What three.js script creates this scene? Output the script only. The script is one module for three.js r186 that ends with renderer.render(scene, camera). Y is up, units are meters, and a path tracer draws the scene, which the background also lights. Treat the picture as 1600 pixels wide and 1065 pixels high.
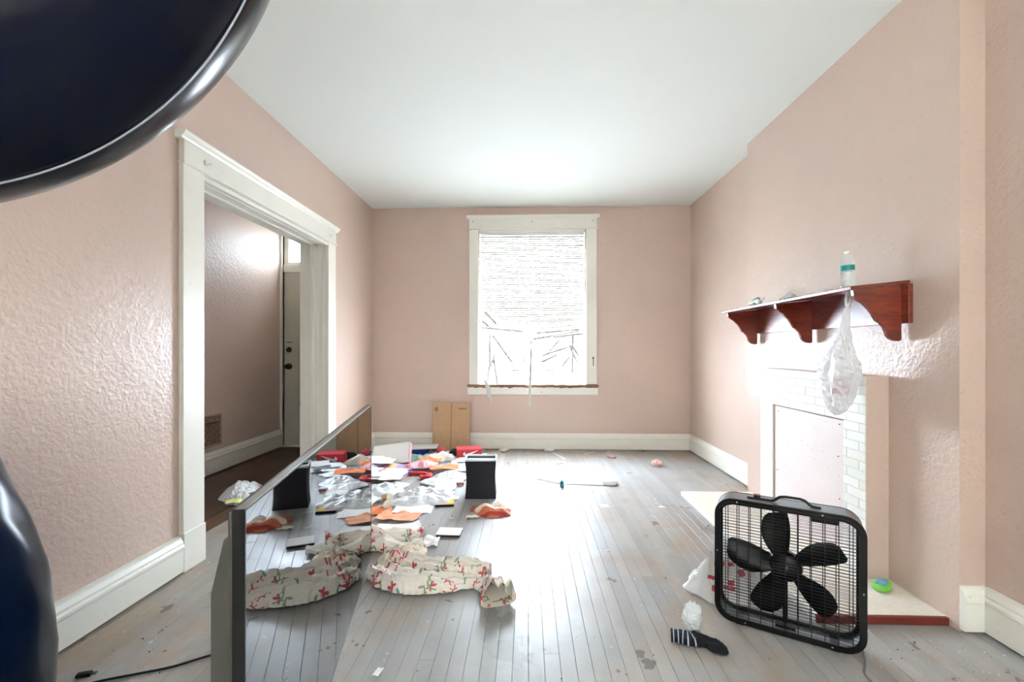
import * as THREE from 'three';
import { mergeGeometries } from 'three/addons/utils/BufferGeometryUtils.js';
import { RoundedBoxGeometry } from 'three/addons/geometries/RoundedBoxGeometry.js';
import { RectAreaLightUniformsLib } from 'three/addons/lights/RectAreaLightUniformsLib.js';

// ------------------------------------------------------------------ camera, sky, exposure
const scene = new THREE.Scene();
const EYE = 1.13;
const camera = new THREE.PerspectiveCamera(2 * Math.atan(532.5 / 700) * 180 / Math.PI, 1600 / 1065, 0.05, 200);
camera.position.set(0, EYE, 0);
camera.rotation.y = Math.atan(23 / 700);
camera.setViewOffset(1600, 1065, 0, -13.5, 1600, 1065);     // vertical lens shift: the uprights stay upright
const renderer = new THREE.WebGLRenderer({ antialias: true });
renderer.toneMapping = THREE.LinearToneMapping;
renderer.toneMappingExposure = 2.4;
renderer.shadowMap.enabled = true;
scene.background = new THREE.Color().setRGB(13.3, 15.4, 18);   // bright overcast sky
RectAreaLightUniformsLib.init();
// the daylight that stands in the two windows, as bright as the sky outside them
for (const [x, y, z, w, h, to] of [[0.059, 1.605, -5.33, 1.22, 1.74, 0], [0.25, 1.5, 1.56, 2.28, 1.88, -1]]) {
  const day = new THREE.RectAreaLight(new THREE.Color().setRGB(0.74, 0.854, 1), 15, w, h); day.position.set(x, y, z); day.lookAt(x, y, to); scene.add(day);
}

// ------------------------------------------------------------------ small tools
function rng(seed) { let a = seed >>> 0; return () => { a = (a + 0x6D2B79F5) | 0; let t = Math.imul(a ^ (a >>> 15), 1 | a); t = (t + Math.imul(t ^ (t >>> 7), 61 | t)) ^ t; return ((t ^ (t >>> 14)) >>> 0) / 4294967296; }; }
const lerp = (a, b, t) => a + (b - a) * t, clamp = (x, a = 0, b = 1) => Math.min(b, Math.max(a, x)), smooth = (a, b, x) => { const t = clamp((x - a) / (b - a)); return t * t * (3 - 2 * t); };
// value noise on a lattice that repeats every p cells
function lattice(seed, p) { const r = rng(seed), v = new Float32Array(p * p); for (let i = 0; i < v.length; i++) v[i] = r(); return v; }
function vnoise(v, p, x, y) {
  const xi = Math.floor(x), yi = Math.floor(y), fx = x - xi, fy = y - yi, u = fx * fx * (3 - 2 * fx), w = fy * fy * (3 - 2 * fy);
  const m = (k) => ((k % p) + p) % p, a = m(xi), b = m(xi + 1), c = m(yi) * p, d = m(yi + 1) * p;
  return lerp(lerp(v[c + a], v[c + b], u), lerp(v[d + a], v[d + b], u), w);
}
function fbm(seed, p0, oct = 5, gain = 0.5) {                // returns f(u, v) with period 1
  const ls = []; for (let k = 0; k < oct; k++) ls.push([lattice(seed + k * 17, p0 << k), p0 << k, gain ** k]);
  const tot = ls.reduce((s, l) => s + l[2], 0);
  return (u, v) => { let s = 0; for (const [l, p, g] of ls) s += g * vnoise(l, p, u * p, v * p); return s / tot; };
}
function dataTex(w, h, fn, srgb) {                           // fn(u, v) -> [r, g, b] 0..255 or a grey number
  const d = new Uint8Array(w * h * 4);
  for (let y = 0; y < h; y++) for (let x = 0; x < w; x++) {
    const c = fn(x / w, y / h, x, y), i = (y * w + x) * 4;
    if (typeof c === 'number') d[i] = d[i + 1] = d[i + 2] = clamp(c, 0, 255); else { d[i] = clamp(c[0], 0, 255); d[i + 1] = clamp(c[1], 0, 255); d[i + 2] = clamp(c[2], 0, 255); }
    d[i + 3] = 255;
  }
  const t = new THREE.DataTexture(d, w, h); t.wrapS = t.wrapT = THREE.RepeatWrapping; t.magFilter = THREE.LinearFilter; t.minFilter = THREE.LinearMipmapLinearFilter; t.generateMipmaps = true;
  if (srgb) t.colorSpace = THREE.SRGBColorSpace;
  t.needsUpdate = true; return t;
}
function canvasTex(w, h, draw) { const c = document.createElement('canvas'); c.width = w; c.height = h; draw(c.getContext('2d'), w, h); const t = new THREE.CanvasTexture(c); t.colorSpace = THREE.SRGBColorSpace; t.wrapS = t.wrapT = THREE.RepeatWrapping; return t; }
function rep(t, sx, sy = sx) { const c = t.clone(); c.repeat.set(sx, sy); c.needsUpdate = true; return c; }
const std = (o) => new THREE.MeshStandardMaterial({ side: THREE.DoubleSide, ...o }), phys = (o) => new THREE.MeshPhysicalMaterial({ side: THREE.DoubleSide, ...o });

const used = new Map();
function numbered(n) { const k = used.get(n) ?? 0; used.set(n, k + 1); return k ? n + '_' + String(k).padStart(3, '0') : n; }
function shade(o) { o.castShadow = o.receiveShadow = true; return o; }
function obj(name, geo, mat, parent = scene) { const g = Array.isArray(geo) ? merge(geo) : geo; const m = shade(new THREE.Mesh(g, mat)); m.name = parent === scene ? numbered(name) : name; parent.add(m); return m; }
function merge(gs) { gs = gs.map((g) => { g = g.index ? g.toNonIndexed() : g; for (const k of Object.keys(g.attributes)) if (!['position', 'normal', 'uv'].includes(k)) g.deleteAttribute(k); return g; }); return gs.length === 1 ? gs[0] : mergeGeometries(gs, false); }
function tag(o, label, category, group) { o.userData.label = label; o.userData.category = category; if (group) o.userData.group = group; return o; }
function thing(name, label, category, [x, y, z] = [0, 0, 0], turn = 0, group) { const o = new THREE.Group(); o.name = numbered(name); scene.add(o); o.position.set(x, y, z); o.rotation.y = turn; return tag(o, label, category, group); }
function struct(name, geo, mat, label) { const m = obj(name, geo, mat); m.userData.kind = 'structure'; if (label) m.userData.label = label; return m; }
// uv in metres, by the face's main direction
function metreUV(g, s = 1) {
  const p = g.attributes.position, n = g.attributes.normal, uv = new Float32Array(p.count * 2);
  for (let i = 0; i < p.count; i++) {
    const ax = Math.abs(n.getX(i)), ay = Math.abs(n.getY(i)), az = Math.abs(n.getZ(i)), x = p.getX(i), y = p.getY(i), z = p.getZ(i);
    if (ay >= ax && ay >= az) { uv[2 * i] = x * s; uv[2 * i + 1] = z * s; } else if (ax >= az) { uv[2 * i] = z * s; uv[2 * i + 1] = y * s; } else { uv[2 * i] = x * s; uv[2 * i + 1] = y * s; }
  }
  g.setAttribute('uv', new THREE.BufferAttribute(uv, 2)); return g;
}
function box(x0, x1, y0, y1, z0, z1, r = 0) {
  const w = Math.abs(x1 - x0), h = Math.abs(y1 - y0), d = Math.abs(z1 - z0);
  const g = r ? new RoundedBoxGeometry(w, h, d, 2, Math.min(r, w / 2.01, h / 2.01, d / 2.01)) : new THREE.BoxGeometry(w, h, d);
  g.translate((x0 + x1) / 2, (y0 + y1) / 2, (z0 + z1) / 2); return metreUV(r ? (g.index ? g.toNonIndexed() : g) : g.toNonIndexed());
}
// a plank with a small chamfer along its top edges
function extrude(pts, depth, holes) {                        // 2-D outline in x-y pulled along +z
  const s = new THREE.Shape(pts.map(([x, y]) => new THREE.Vector2(x, y)));
  for (const h of holes ?? []) s.holes.push(new THREE.Path(h.map(([x, y]) => new THREE.Vector2(x, y))));
  return metreUV(new THREE.ExtrudeGeometry(s, { depth, bevelEnabled: false }));
}
// outline (a = away from the wall, y = up) run along a wall: side 'x+' stands proud towards +x and so on
function moulding(outline, from, to, wallAt, dir) {
  const g = extrude(outline, Math.abs(to - from));
  if (dir === 'z+') g.applyMatrix4(new THREE.Matrix4().makeBasis(new THREE.Vector3(0, 0, 1), new THREE.Vector3(0, 1, 0), new THREE.Vector3(1, 0, 0))).translate(Math.min(from, to), 0, wallAt);
  else if (dir === 'x+') g.translate(wallAt, 0, Math.min(from, to));
  else if (dir === 'x-') g.applyMatrix4(new THREE.Matrix4().makeScale(-1, 1, 1)).translate(wallAt, 0, Math.min(from, to));
  g.computeVertexNormals(); return metreUV(g);
}

// ------------------------------------------------------------------ materials of the shell
const fA = fbm(11, 4, 6), fB = fbm(23, 16, 4), fC = fbm(37, 64, 2), fD = fbm(53, 3, 5, 0.6);
const wallBump = dataTex(1024, 1024, (u, v) => 60 + 120 * fbmWall(u, v));
function fbmWall(u, v) { return 0.35 * fA(u, v) + 0.40 * Math.pow(fB(u * 2, v * 2), 1.2) + 0.25 * fC(u, v); }
const wallTint = dataTex(512, 512, (u, v) => { const a = fA(u, v) - 0.5, b = fD(v, u) - 0.5, s = fC(u * 2, v * 2) > 0.86 ? -10 : 0, k = 1 + 0.05 * a + 0.05 * b; return [211 * k + s, 187 * k + s - 3 * b, 173 * k + s - 6 * b]; }, true);
const M = {};
M.wall = phys({ map: rep(wallTint, 0.5), bumpMap: rep(wallBump, 1.5), bumpScale: 0.009, roughness: 0.38 });
M.hallWall = phys({ map: rep(wallTint, 0.5), bumpMap: rep(wallBump, 1.5), bumpScale: 0.012, roughness: 0.5 });
M.ceiling = std({ color: 0xeaeeea, bumpMap: rep(wallBump, 0.35), bumpScale: 0.004, roughness: 0.8 });
const trimTint = dataTex(512, 512, (u, v) => { const a = fA(u, v) - 0.5, sp = fB(u * 3, v * 3) > 0.80 ? -14 : 0, k = 1 + 0.04 * a; return [238 * k + sp, 235 * k + sp, 224 * k + sp]; }, true);
M.trim = phys({ map: rep(trimTint, 0.7), bumpMap: rep(wallBump, 0.8), bumpScale: 0.0012, roughness: 0.35 });
M.rawWood = std({ color: 0x8a6a52, roughness: 0.9 });
M.joint = std({ color: 0x7d7b77, roughness: 0.8 });
M.dark = std({ color: 0x171412, roughness: 0.9 });
M.ground = std({ color: 0xb9b7b0, roughness: 0.95 });
M.outWall = std({ color: 0x9a7262, roughness: 0.95 });
// worn grey floor paint: one sheet over the whole room, uv (x + 2.2) / 4.2, (z + 5.2) / 6.8
const FX0 = -2.2, FZ0 = -5.2, FW = 4.2, FD = 6.8, fE = fbm(71, 6, 7, 0.55), fF = fbm(97, 10, 6, 0.6), fG = fbm(113, 40, 4, 0.6);
const floorMap = dataTex(1280, 2048, (u, v) => {
  const x = FX0 + u * FW, z = FZ0 + v * FD, n = fE(u, v), m = fF(u * 1.0, v * 1.6), g = fG(u, v * 1.6), long = fF(u * 9, v * 0.6);
  let k = 1 + 0.22 * (n - 0.5) + 0.16 * (g - 0.5) + 0.08 * (long - 0.5);
  // paint worn through to brown along the walls and towards the doorway
  const edge = Math.max(smooth(-1.0, -1.72, x), smooth(1.1, 1.8, x), smooth(-4.5, -5.05, z), smooth(-0.55, -1.3, x) * smooth(-3.0, -2.0, z));
  const worn = smooth(0.42, 0.85, m * 0.7 + g * 0.3 + 0.16 * edge);
  const c = [168 * k, 167 * k, 165 * k], b = [154, 133, 112], t = worn * 0.8;
  const speck = g > 0.80 ? -46 : g < 0.19 ? 34 : 0;
  return [lerp(c[0], b[0] * k, t) + speck, lerp(c[1], b[1] * k, t) + speck, lerp(c[2], b[2] * k, t) + speck];
}, true);
const floorRough = dataTex(1280, 2048, (u, v) => { const n = fE(u, v), g = fG(u, v * 1.6), long = fF(u * 9, v * 0.6); return 104 + 90 * (n - 0.5) + 60 * (g - 0.5) + 40 * (long - 0.5); });
const floorBump = dataTex(1280, 2048, (u, v) => 128 + 120 * (fG(u, v * 1.6) - 0.5) + 60 * (fF(u * 9, v * 0.6) - 0.5));
floorMap.wrapS = floorMap.wrapT = floorRough.wrapS = floorRough.wrapT = floorBump.wrapS = floorBump.wrapT = THREE.ClampToEdgeWrapping;
const floorMats = [0, 1, 2, 3].map((k) => phys({ map: floorMap, color: new THREE.Color().setScalar([1, 0.93, 0.97, 0.88][k]), roughnessMap: floorRough, roughness: 1, bumpMap: floorBump, bumpScale: 0.0012 }));
const hallWood = dataTex(512, 512, (u, v) => { const n = fF(u * 8, v * 0.6), m = fA(u, v), k = 0.75 + 0.6 * (n - 0.5) + 0.5 * (m - 0.5); return [104 * k, 66 * k, 38 * k]; }, true);
const hallMats = [0, 1, 2].map((k) => std({ map: hallWood, color: new THREE.Color().setScalar([1, 0.85, 0.92][k]), roughness: 0.45 }));

// ------------------------------------------------------------------ the room
const XL = -1.765, XLH = -1.985, XH = -2.86, XR = 1.835, ZB = -5.08, ZF = 1.3, CEIL = 2.745, T = 0.22;
const DZ0 = -3.885, DZ1 = -2.36, DTOP = 2.06;               // doorway to the hall
const WX0 = -0.553, WX1 = 0.671, WY0 = 0.735, WY1 = 2.475;  // window opening
const BX = 1.735, BZ0 = -3.58, BZ1 = -1.855;                // chimney breast

function plankFloor(root, x0, x1, z0, z1, bw, mats, seed, planeUV, top = 0) {
  const r = rng(seed), n = Math.round((x1 - x0) / bw), w = (x1 - x0) / n, gap = 0.0004, ch = 0.0008, th = 0.0028;
  for (let i = 0; i < n; i++) {
    const cuts = [z0]; let z = z0 + 0.6 + 1.6 * r(); while (z < z1 - 0.5) { cuts.push(z); z += 1.9 + 1.5 * r(); } cuts.push(z1);
    for (let k = 0; k + 1 < cuts.length; k++) {
      const a = x0 + i * w + gap, b = x0 + (i + 1) * w - gap, y = top - 0.0009 * r();
      const g = extrude([[a, y - th], [b, y - th], [b, y - ch], [b - ch, y], [a + ch, y], [a, y - ch]], cuts[k + 1] - cuts[k] - 0.0012); g.translate(0, 0, cuts[k]);
      if (planeUV) { const p = g.attributes.position, uv = g.attributes.uv; for (let q = 0; q < p.count; q++) uv.setXY(q, (p.getX(q) - FX0) / FW, (p.getZ(q) - FZ0) / FD); } else metreUV(g);
      obj('plank', g, mats[Math.floor(r() * mats.length)], root);
    }
  }
}
const floor = struct('floor', box(XLH, XR + 0.1, -0.16, -0.003, ZB - 0.1, ZF), M.joint, 'worn grey painted strip wood floor');
plankFloor(floor, XL, XR, ZB, ZF, 0.057, floorMats, 5, true);
plankFloor(floor, XLH, XL, DZ0, DZ1, 0.055, floorMats, 6, true);
const hallFloor = struct('floor_hall', box(XH - 0.1, XLH, -0.16, -0.017, -5.25, ZF), M.dark, 'dark brown wood floor of the hallway');
plankFloor(hallFloor, XH, XLH, -5.12, ZF, 0.0625, hallMats, 7, false);
struct('ceiling', box(XH - T, XR + T, CEIL, CEIL + 0.15, ZB - T, ZF + T), M.ceiling, 'white plaster ceiling');
struct('wall_left', [box(XLH, XL, -0.16, CEIL, ZB, DZ0 - 0.02), box(XLH, XL, -0.16, CEIL, DZ1 + 0.02, ZF), box(XLH, XL, DTOP + 0.02, CEIL, DZ0 - 0.02, DZ1 + 0.02)], M.wall, 'pink painted plaster wall with the cased doorway');
struct('wall_right', box(XR, XR + T, -0.16, CEIL, ZB - T, ZF + T), M.wall, 'pink painted plaster wall on the fireplace side');
struct('wall_back', [box(XLH, WX0 - 0.02, -0.16, CEIL, ZB - T, ZB), box(WX1 + 0.02, XR, -0.16, CEIL, ZB - T, ZB), box(WX0 - 0.02, WX1 + 0.02, -0.16, WY0 - 0.03, ZB - T, ZB), box(WX0 - 0.02, WX1 + 0.02, WY1 + 0.02, CEIL, ZB - T, ZB)], M.wall, 'pink painted wall around the window');
struct('wall_chimney', box(BX, XR + 0.01, 0, CEIL, BZ0, BZ1), M.wall, 'pink painted chimney breast');
// the wall behind the viewer has a window of its own, its roller shade drawn down
const RX0 = -0.9, RX1 = 1.4, RY0 = 0.55, RY1 = 2.45;
struct('wall_front', [box(XH, RX0, -0.16, CEIL, ZF, ZF + T), box(RX1, XR, -0.16, CEIL, ZF, ZF + T), box(RX0, RX1, -0.16, RY0, ZF, ZF + T), box(RX0, RX1, RY1, CEIL, ZF, ZF + T)], M.wall, 'pink painted wall behind the viewer');
struct('window_3', [box(RX0, RX0 + 0.05, RY0, RY1, ZF + 0.06, ZF + 0.11), box(RX1 - 0.05, RX1, RY0, RY1, ZF + 0.06, ZF + 0.11), box(RX0 + 0.05, RX1 - 0.05, RY0, RY0 + 0.05, ZF + 0.06, ZF + 0.11), box(RX0 + 0.05, RX1 - 0.05, RY1 - 0.05, RY1, ZF + 0.06, ZF + 0.11)], M.trim, 'white window frame behind the viewer');
tag(obj('roller_shade', box(RX0 + 0.005, RX1 - 0.005, RY0 + 0.01, RY1 - 0.005, ZF + 0.03, ZF + 0.031), phys({ color: 0xf4f1ea, transmission: 0.34, thickness: 0, roughness: 0.95 })), 'white roller shade drawn over the window behind the viewer', 'shade');
struct('wall_hall', [box(XH - T, XH, -0.16, 0.272, -5.3, ZF + T), box(XH - T, XH, 0.518, CEIL, -5.3, ZF + T), box(XH - T, XH, 0.272, 0.518, -5.3, -4.068), box(XH - T, XH, 0.272, 0.518, -3.812, ZF + T)], M.hallWall, 'pink painted hallway wall');
// hall end wall: door with a transom light above
const HX0 = -2.835, HX1 = -1.995, HZ = -5.12, DOORTOP = 2.035, TR0 = 2.12, TR1 = 2.55;
struct('wall_hall_end', [box(XH, HX0 - 0.0, -0.16, CEIL, HZ - 0.18, HZ), box(HX0, XLH, TR1 + 0.06, CEIL, HZ - 0.18, HZ), box(HX1 + 0.0, XLH, -0.16, TR1 + 0.06, HZ - 0.18, HZ), box(XLH, XL - 0.2, -0.16, CEIL, HZ - 0.18, HZ)], M.wall, 'pink painted end wall above the hall door');
struct('ground', box(-14, 14, -0.75, -0.6, -40, -5.4), M.ground, 'pale pavement outside');

// baseboards: tall board, ogee cap
const baseShape = (t) => [[0, 0.012], [t, 0.012], [t, 0.122], [t + 0.006, 0.128], [t + 0.006, 0.140], [t - 0.002, 0.150], [t - 0.002, 0.158], [t - 0.012, 0.176], [t - 0.014, 0.186], [0, 0.186]];
struct('baseboard_back', moulding(baseShape(0.024), XL, XR, ZB, 'z+'), M.trim);
struct('baseboard_left', moulding(baseShape(0.036), DZ1 + 0.155, ZF, XL, 'x+'), M.trim);
struct('baseboard_left_far', moulding(baseShape(0.03), ZB, DZ0 - 0.155, XL, 'x+'), M.trim);
struct('baseboard_right', moulding(baseShape(0.024), ZB, BZ0, XR, 'x-'), M.trim);
struct('baseboard_right_near', [moulding(baseShape(0.024), BZ1, ZF, XR, 'x-'), moulding(baseShape(0.022), BX, XR, BZ1, 'z+')], M.trim);
struct('baseboard_hall', moulding(baseShape(0.026).map(([a, y]) => [a, y * 1.12]), HZ, ZF, XH, 'x+'), M.trim);

// doorway casing
{
  const P = XL, inZ0 = DZ0, inZ1 = DZ1, W = 0.145, side = [[0, 0], [0.024, 0], [0.024, 0], [0.03, 0]];
  // jamb liners with a stop and stepped mouldings towards the hall
  struct('door_1', [
    box(XLH - 0.012, P + 0.012, 0, DTOP + 0.018, inZ0 - 0.022, inZ0), box(XLH - 0.012, P + 0.012, 0, DTOP + 0.018, inZ1, inZ1 + 0.022), box(XLH - 0.012, P + 0.012, DTOP, DTOP + 0.022, inZ0, inZ1),
    box(-1.905, -1.875, 0, DTOP, inZ0, inZ0 + 0.014, 0.003), box(-1.905, -1.875, 0, DTOP, inZ1 - 0.014, inZ1, 0.003), box(-1.905, -1.875, DTOP - 0.014, DTOP, inZ0, inZ1, 0.003),
    box(-1.845, -1.835, 0, DTOP, inZ0, inZ0 + 0.006, 0.002), box(-1.80, -1.79, 0, DTOP, inZ0, inZ0 + 0.006, 0.002), box(-1.845, -1.80, DTOP - 0.008, DTOP, inZ0, inZ1, 0.002),
  ], M.trim, 'white jamb of the wide doorway to the hall').userData.kind = 'structure';
  const casing = struct('trim_1', [
    box(P, P + 0.026, 0.185, DTOP + 0.02, inZ1 - 0.004, inZ1 + W, 0.003), box(P, P + 0.034, 0, 0.2, inZ1 - 0.004, inZ1 + W + 0.004, 0.003),
    box(P, P + 0.026, 0.185, DTOP + 0.02, inZ0 - W, inZ0 + 0.004, 0.003), box(P, P + 0.034, 0, 0.2, inZ0 - W - 0.004, inZ0 + 0.004, 0.003)], M.trim, 'white flat casing of the hall doorway with plinth blocks');
  obj('head_board', box(P, P + 0.03, DTOP + 0.022, DTOP + 0.145, inZ0 - W, inZ1 + W, 0.003), M.trim, casing);
  obj('bead', [box(P, P + 0.04, DTOP + 0.016, DTOP + 0.028, inZ0 - W - 0.01, inZ1 + W + 0.01, 0.005), box(P, P + 0.02, DTOP - 0.014, DTOP + 0.012, inZ0, inZ1, 0.006)], M.trim, casing);
  for (const z of [-2.37, -3.9]) obj('hook', [box(P + 0.03, P + 0.036, 2.125, 2.15, z - 0.012, z + 0.012, 0.002), box(P + 0.034, P + 0.06, 2.128, 2.134, z - 0.003, z + 0.003, 0.001), box(P + 0.054, P + 0.06, 2.128, 2.146, z - 0.003, z + 0.003, 0.001)], M.trim, casing);
  obj('cap', moulding([[0, 0], [0.034, 0], [0.04, 0.01], [0.052, 0.022], [0.058, 0.03], [0.058, 0.038], [0, 0.042]].map(([a, y]) => [a, y + DTOP + 0.138]), inZ0 - W - 0.026, inZ1 + W + 0.026, P, 'x+'), M.trim, casing);
}

// ------------------------------------------------------------------ window: casing, sashes, glass, blind
const M2 = {
  glass: phys({ color: 0xffffff, transmission: 1, thickness: 0, roughness: 0.0, ior: 1.45 }),
  slat: phys({ color: 0xd6d5cd, transmission: 0.004, thickness: 0, roughness: 0.9 }),
  rail: std({ color: 0xe4e4e2, roughness: 0.5 }),
  metal: std({ color: 0x4a4845, metalness: 0.9, roughness: 0.4 }),
  black: std({ color: 0x101012, roughness: 0.5 }),
};
{
  const casing = struct('trim_2', [box(WX0 - 0.098, WX0 + 0.004, 0.735, 2.495, ZB, ZB + 0.026, 0.003), box(WX1 - 0.004, WX1 + 0.115, 0.735, 2.495, ZB, ZB + 0.026, 0.003)], M.trim, 'white flat casing around the window');
  obj('head_board', box(WX0 - 0.1, WX1 + 0.117, 2.495, 2.612, ZB, ZB + 0.03, 0.003), M.trim, casing);
  obj('bead', box(WX0 - 0.112, WX1 + 0.129, 2.488, 2.502, ZB, ZB + 0.04, 0.005), M.trim, casing);
  obj('cap', moulding([[0, 0], [0.034, 0], [0.042, 0.012], [0.055, 0.024], [0.06, 0.03], [0.06, 0.038], [0, 0.042]].map(([a, y]) => [a, y + 2.606]), WX0 - 0.126, WX1 + 0.143, ZB, 'z+'), M.trim, casing);
  obj('apron', box(WX0 - 0.118, WX1 + 0.128, 0.622, 0.708, ZB, ZB + 0.024, 0.004), M.trim, casing);
  // the sill board is broken away: ragged brown edge left behind
  const r = rng(8), edge = []; for (let i = 0; i <= 46; i++) edge.push([lerp(WX0 - 0.12, WX1 + 0.135, i / 46), 0.708 - 0.012 * r() * (i % 3 === 0 ? 1.4 : 0.6)]);
  for (let i = 46; i >= 0; i--) edge.push([lerp(WX0 - 0.12, WX1 + 0.135, i / 46), 0.732 + 0.006 * r()]);
  const sill = obj('broken_sill', extrude(edge, 0.034), M.rawWood, casing); sill.position.z = ZB - 0.004; sill.userData.label = 'ragged bare wood edge of the broken sill';
  obj('sill_stub', [box(WX1 - 0.0, WX1 + 0.12, 0.708, 0.742, ZB, ZB + 0.035, 0.006), box(WX0 - 0.12, WX0 - 0.03, 0.706, 0.736, ZB, ZB + 0.035, 0.006)], M.rawWood, casing);
  for (const [x, y] of [[WX0 - 0.055, 2.575], [WX1 + 0.07, 2.575], [0.06, 2.575], [0.17, 0.652]]) { const n = obj('nail', new THREE.CylinderGeometry(0.005, 0.005, 0.008, 8), M2.metal, casing); n.rotation.x = Math.PI / 2; n.position.set(x, y, ZB + 0.032); }
  const hook = obj('hook', [box(-0.004, 0.004, -0.05, 0.05, 0, 0.008, 0.002), box(-0.012, 0.006, 0.03, 0.044, 0, 0.012, 0.002)], M2.metal, casing); hook.position.set(WX1 + 0.075, 1.0, ZB + 0.026);
  // frame lining the opening and two sashes
  const win = struct('window_1', [box(WX0 - 0.02, WX0 + 0.018, WY0 - 0.03, WY1 + 0.02, ZB - T, ZB), box(WX1 - 0.018, WX1 + 0.02, WY0 - 0.03, WY1 + 0.02, ZB - T, ZB), box(WX0, WX1, WY1 - 0.018, WY1 + 0.02, ZB - T, ZB), box(WX0, WX1, WY0 - 0.03, WY0 + 0.012, ZB - T, ZB - 0.09), box(WX0, WX1, WY0 - 0.03, WY0 - 0.004, ZB - 0.09, ZB - 0.005)], M.trim, 'white double hung sash window');
  const sash = (y0, y1, z) => {
    const s = obj('sash', [box(WX0 + 0.018, WX0 + 0.062, y0, y1, z - 0.035, z), box(WX1 - 0.062, WX1 - 0.018, y0, y1, z - 0.035, z), box(WX0 + 0.062, WX1 - 0.062, y0, y0 + 0.06, z - 0.035, z), box(WX0 + 0.062, WX1 - 0.062, y1 - 0.04, y1, z - 0.035, z)], M.trim, win);
    const gl = obj('pane', new THREE.PlaneGeometry(WX1 - WX0 - 0.124, y1 - y0 - 0.1), M2.glass, s); gl.position.set((WX0 + WX1) / 2, (y0 + y1) / 2 + 0.01, z - 0.018);
  };
  sash(WY0 + 0.012, 1.62, ZB - 0.09); sash(1.58, WY1 - 0.018, ZB - 0.13);
}
{
  const b = thing('window_blind', 'white slatted window blind with broken, dangling lower slats', 'blind', [(WX0 + WX1) / 2, 0, ZB - 0.03]);
  const half = (WX1 - WX0) / 2 - 0.022, arc = [];
  for (let i = 0; i <= 4; i++) { const t = (i / 4 - 0.5) * 2; arc.push([t * 0.0138, 0.002 * (1 - t * t)]); }
  for (let i = 4; i >= 0; i--) { const t = (i / 4 - 0.5) * 2; arc.push([t * 0.0138, 0.002 * (1 - t * t) - 0.0006]); }
  const slatGeo = (len) => { const g = extrude(arc, len); g.translate(0, 0, -len / 2); g.rotateY(Math.PI / 2); return g; };
  const full = slatGeo(half * 2), r = rng(44);
  obj('head_rail', box(-half, half, 2.43, 2.457, -0.014, 0.014, 0.003), M2.rail, b);
  for (let i = 0; i < 41; i++) { const s = obj('slat', full, M2.slat, b); s.position.set((r() - 0.5) * 0.004, 2.415 - i * 0.0245, 0); s.rotation.set(1.27 + 0.03 * (r() - 0.5), 0, (r() - 0.5) * 0.004 + (i > 34 ? (r() - 0.5) * 0.02 : 0)); }
  // broken and hanging slats: ends in the plane of the blind (x across from its middle, height)
  const cx = (WX0 + WX1) / 2, gs = new Map(), broken = [[-0.58, 1.405, -0.07, 1.35], [-0.58, 1.385, -0.05, 1.335], [0.044, 1.355, 0.615, 1.41], [0.05, 1.245, 0.60, 1.335], [0.30, 1.27, 0.64, 1.31], [0.1, 1.315, 0.62, 1.36], [-0.386, 1.29, -0.16, 0.977], [-0.481, 1.567, -0.335, 1.41], [-0.50, 1.45, -0.44, 1.40], [0.044, 1.215, -0.044, 0.977], [0.05, 1.225, 0.102, 0.85], [0.05, 1.14, 0.03, 0.505], [0.50, 1.19, 0.592, 1.05], [0.49, 1.17, 0.56, 1.0], [0.492, 1.058, 0.391, 0.934], [0.17, 1.06, 0.5, 1.17], [0.17, 0.99, 0.34, 1.07], [-0.42, 1.36, -0.42, 0.95], [-0.36, 1.08, -0.415, 0.93], [-0.375, 1.02, -0.33, 0.735], [-0.425, 0.95, -0.455, 0.72], [-0.44, 0.76, -0.395, 0.54], [-0.47, 0.80, -0.42, 0.585], [0.52, 1.32, 0.515, 0.86], [0.2, 1.04, 0.42, 1.3]];
  for (const [x0, y0, x1, y1] of broken) {
    const len = Math.hypot(x1 - x0, y1 - y0), key = Math.round(len * 20); if (!gs.has(key)) gs.set(key, slatGeo(key / 20));
    const h = new THREE.Group(), out = Math.min(y0, y1) < 0.7 ? 0.075 : 0.004 + 0.03 * r(), s = obj('slat', gs.get(key), M2.slat, b);
    s.rotation.order = 'ZYX'; s.rotation.set(1.4 + 0.35 * r(), 0, Math.atan2(y1 - y0, x1 - x0)); s.position.set((x0 + x1) / 2 - cx, (y0 + y1) / 2, out + 0.012);
    if (Math.min(y0, y1) < 0.56) s.userData.label = 'loose slat dangling below the sill';
  }
  obj('bottom_rail', box(-half, half, 0.885, 0.905, -0.012, 0.012, 0.003), M2.rail, b);
  for (const x of [-half + 0.14, 0.0, half - 0.12]) obj('cord', new THREE.CylinderGeometry(0.0012, 0.0012, 1.54, 5).translate(x, 1.66, 0.014), M2.rail, b);
}
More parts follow.
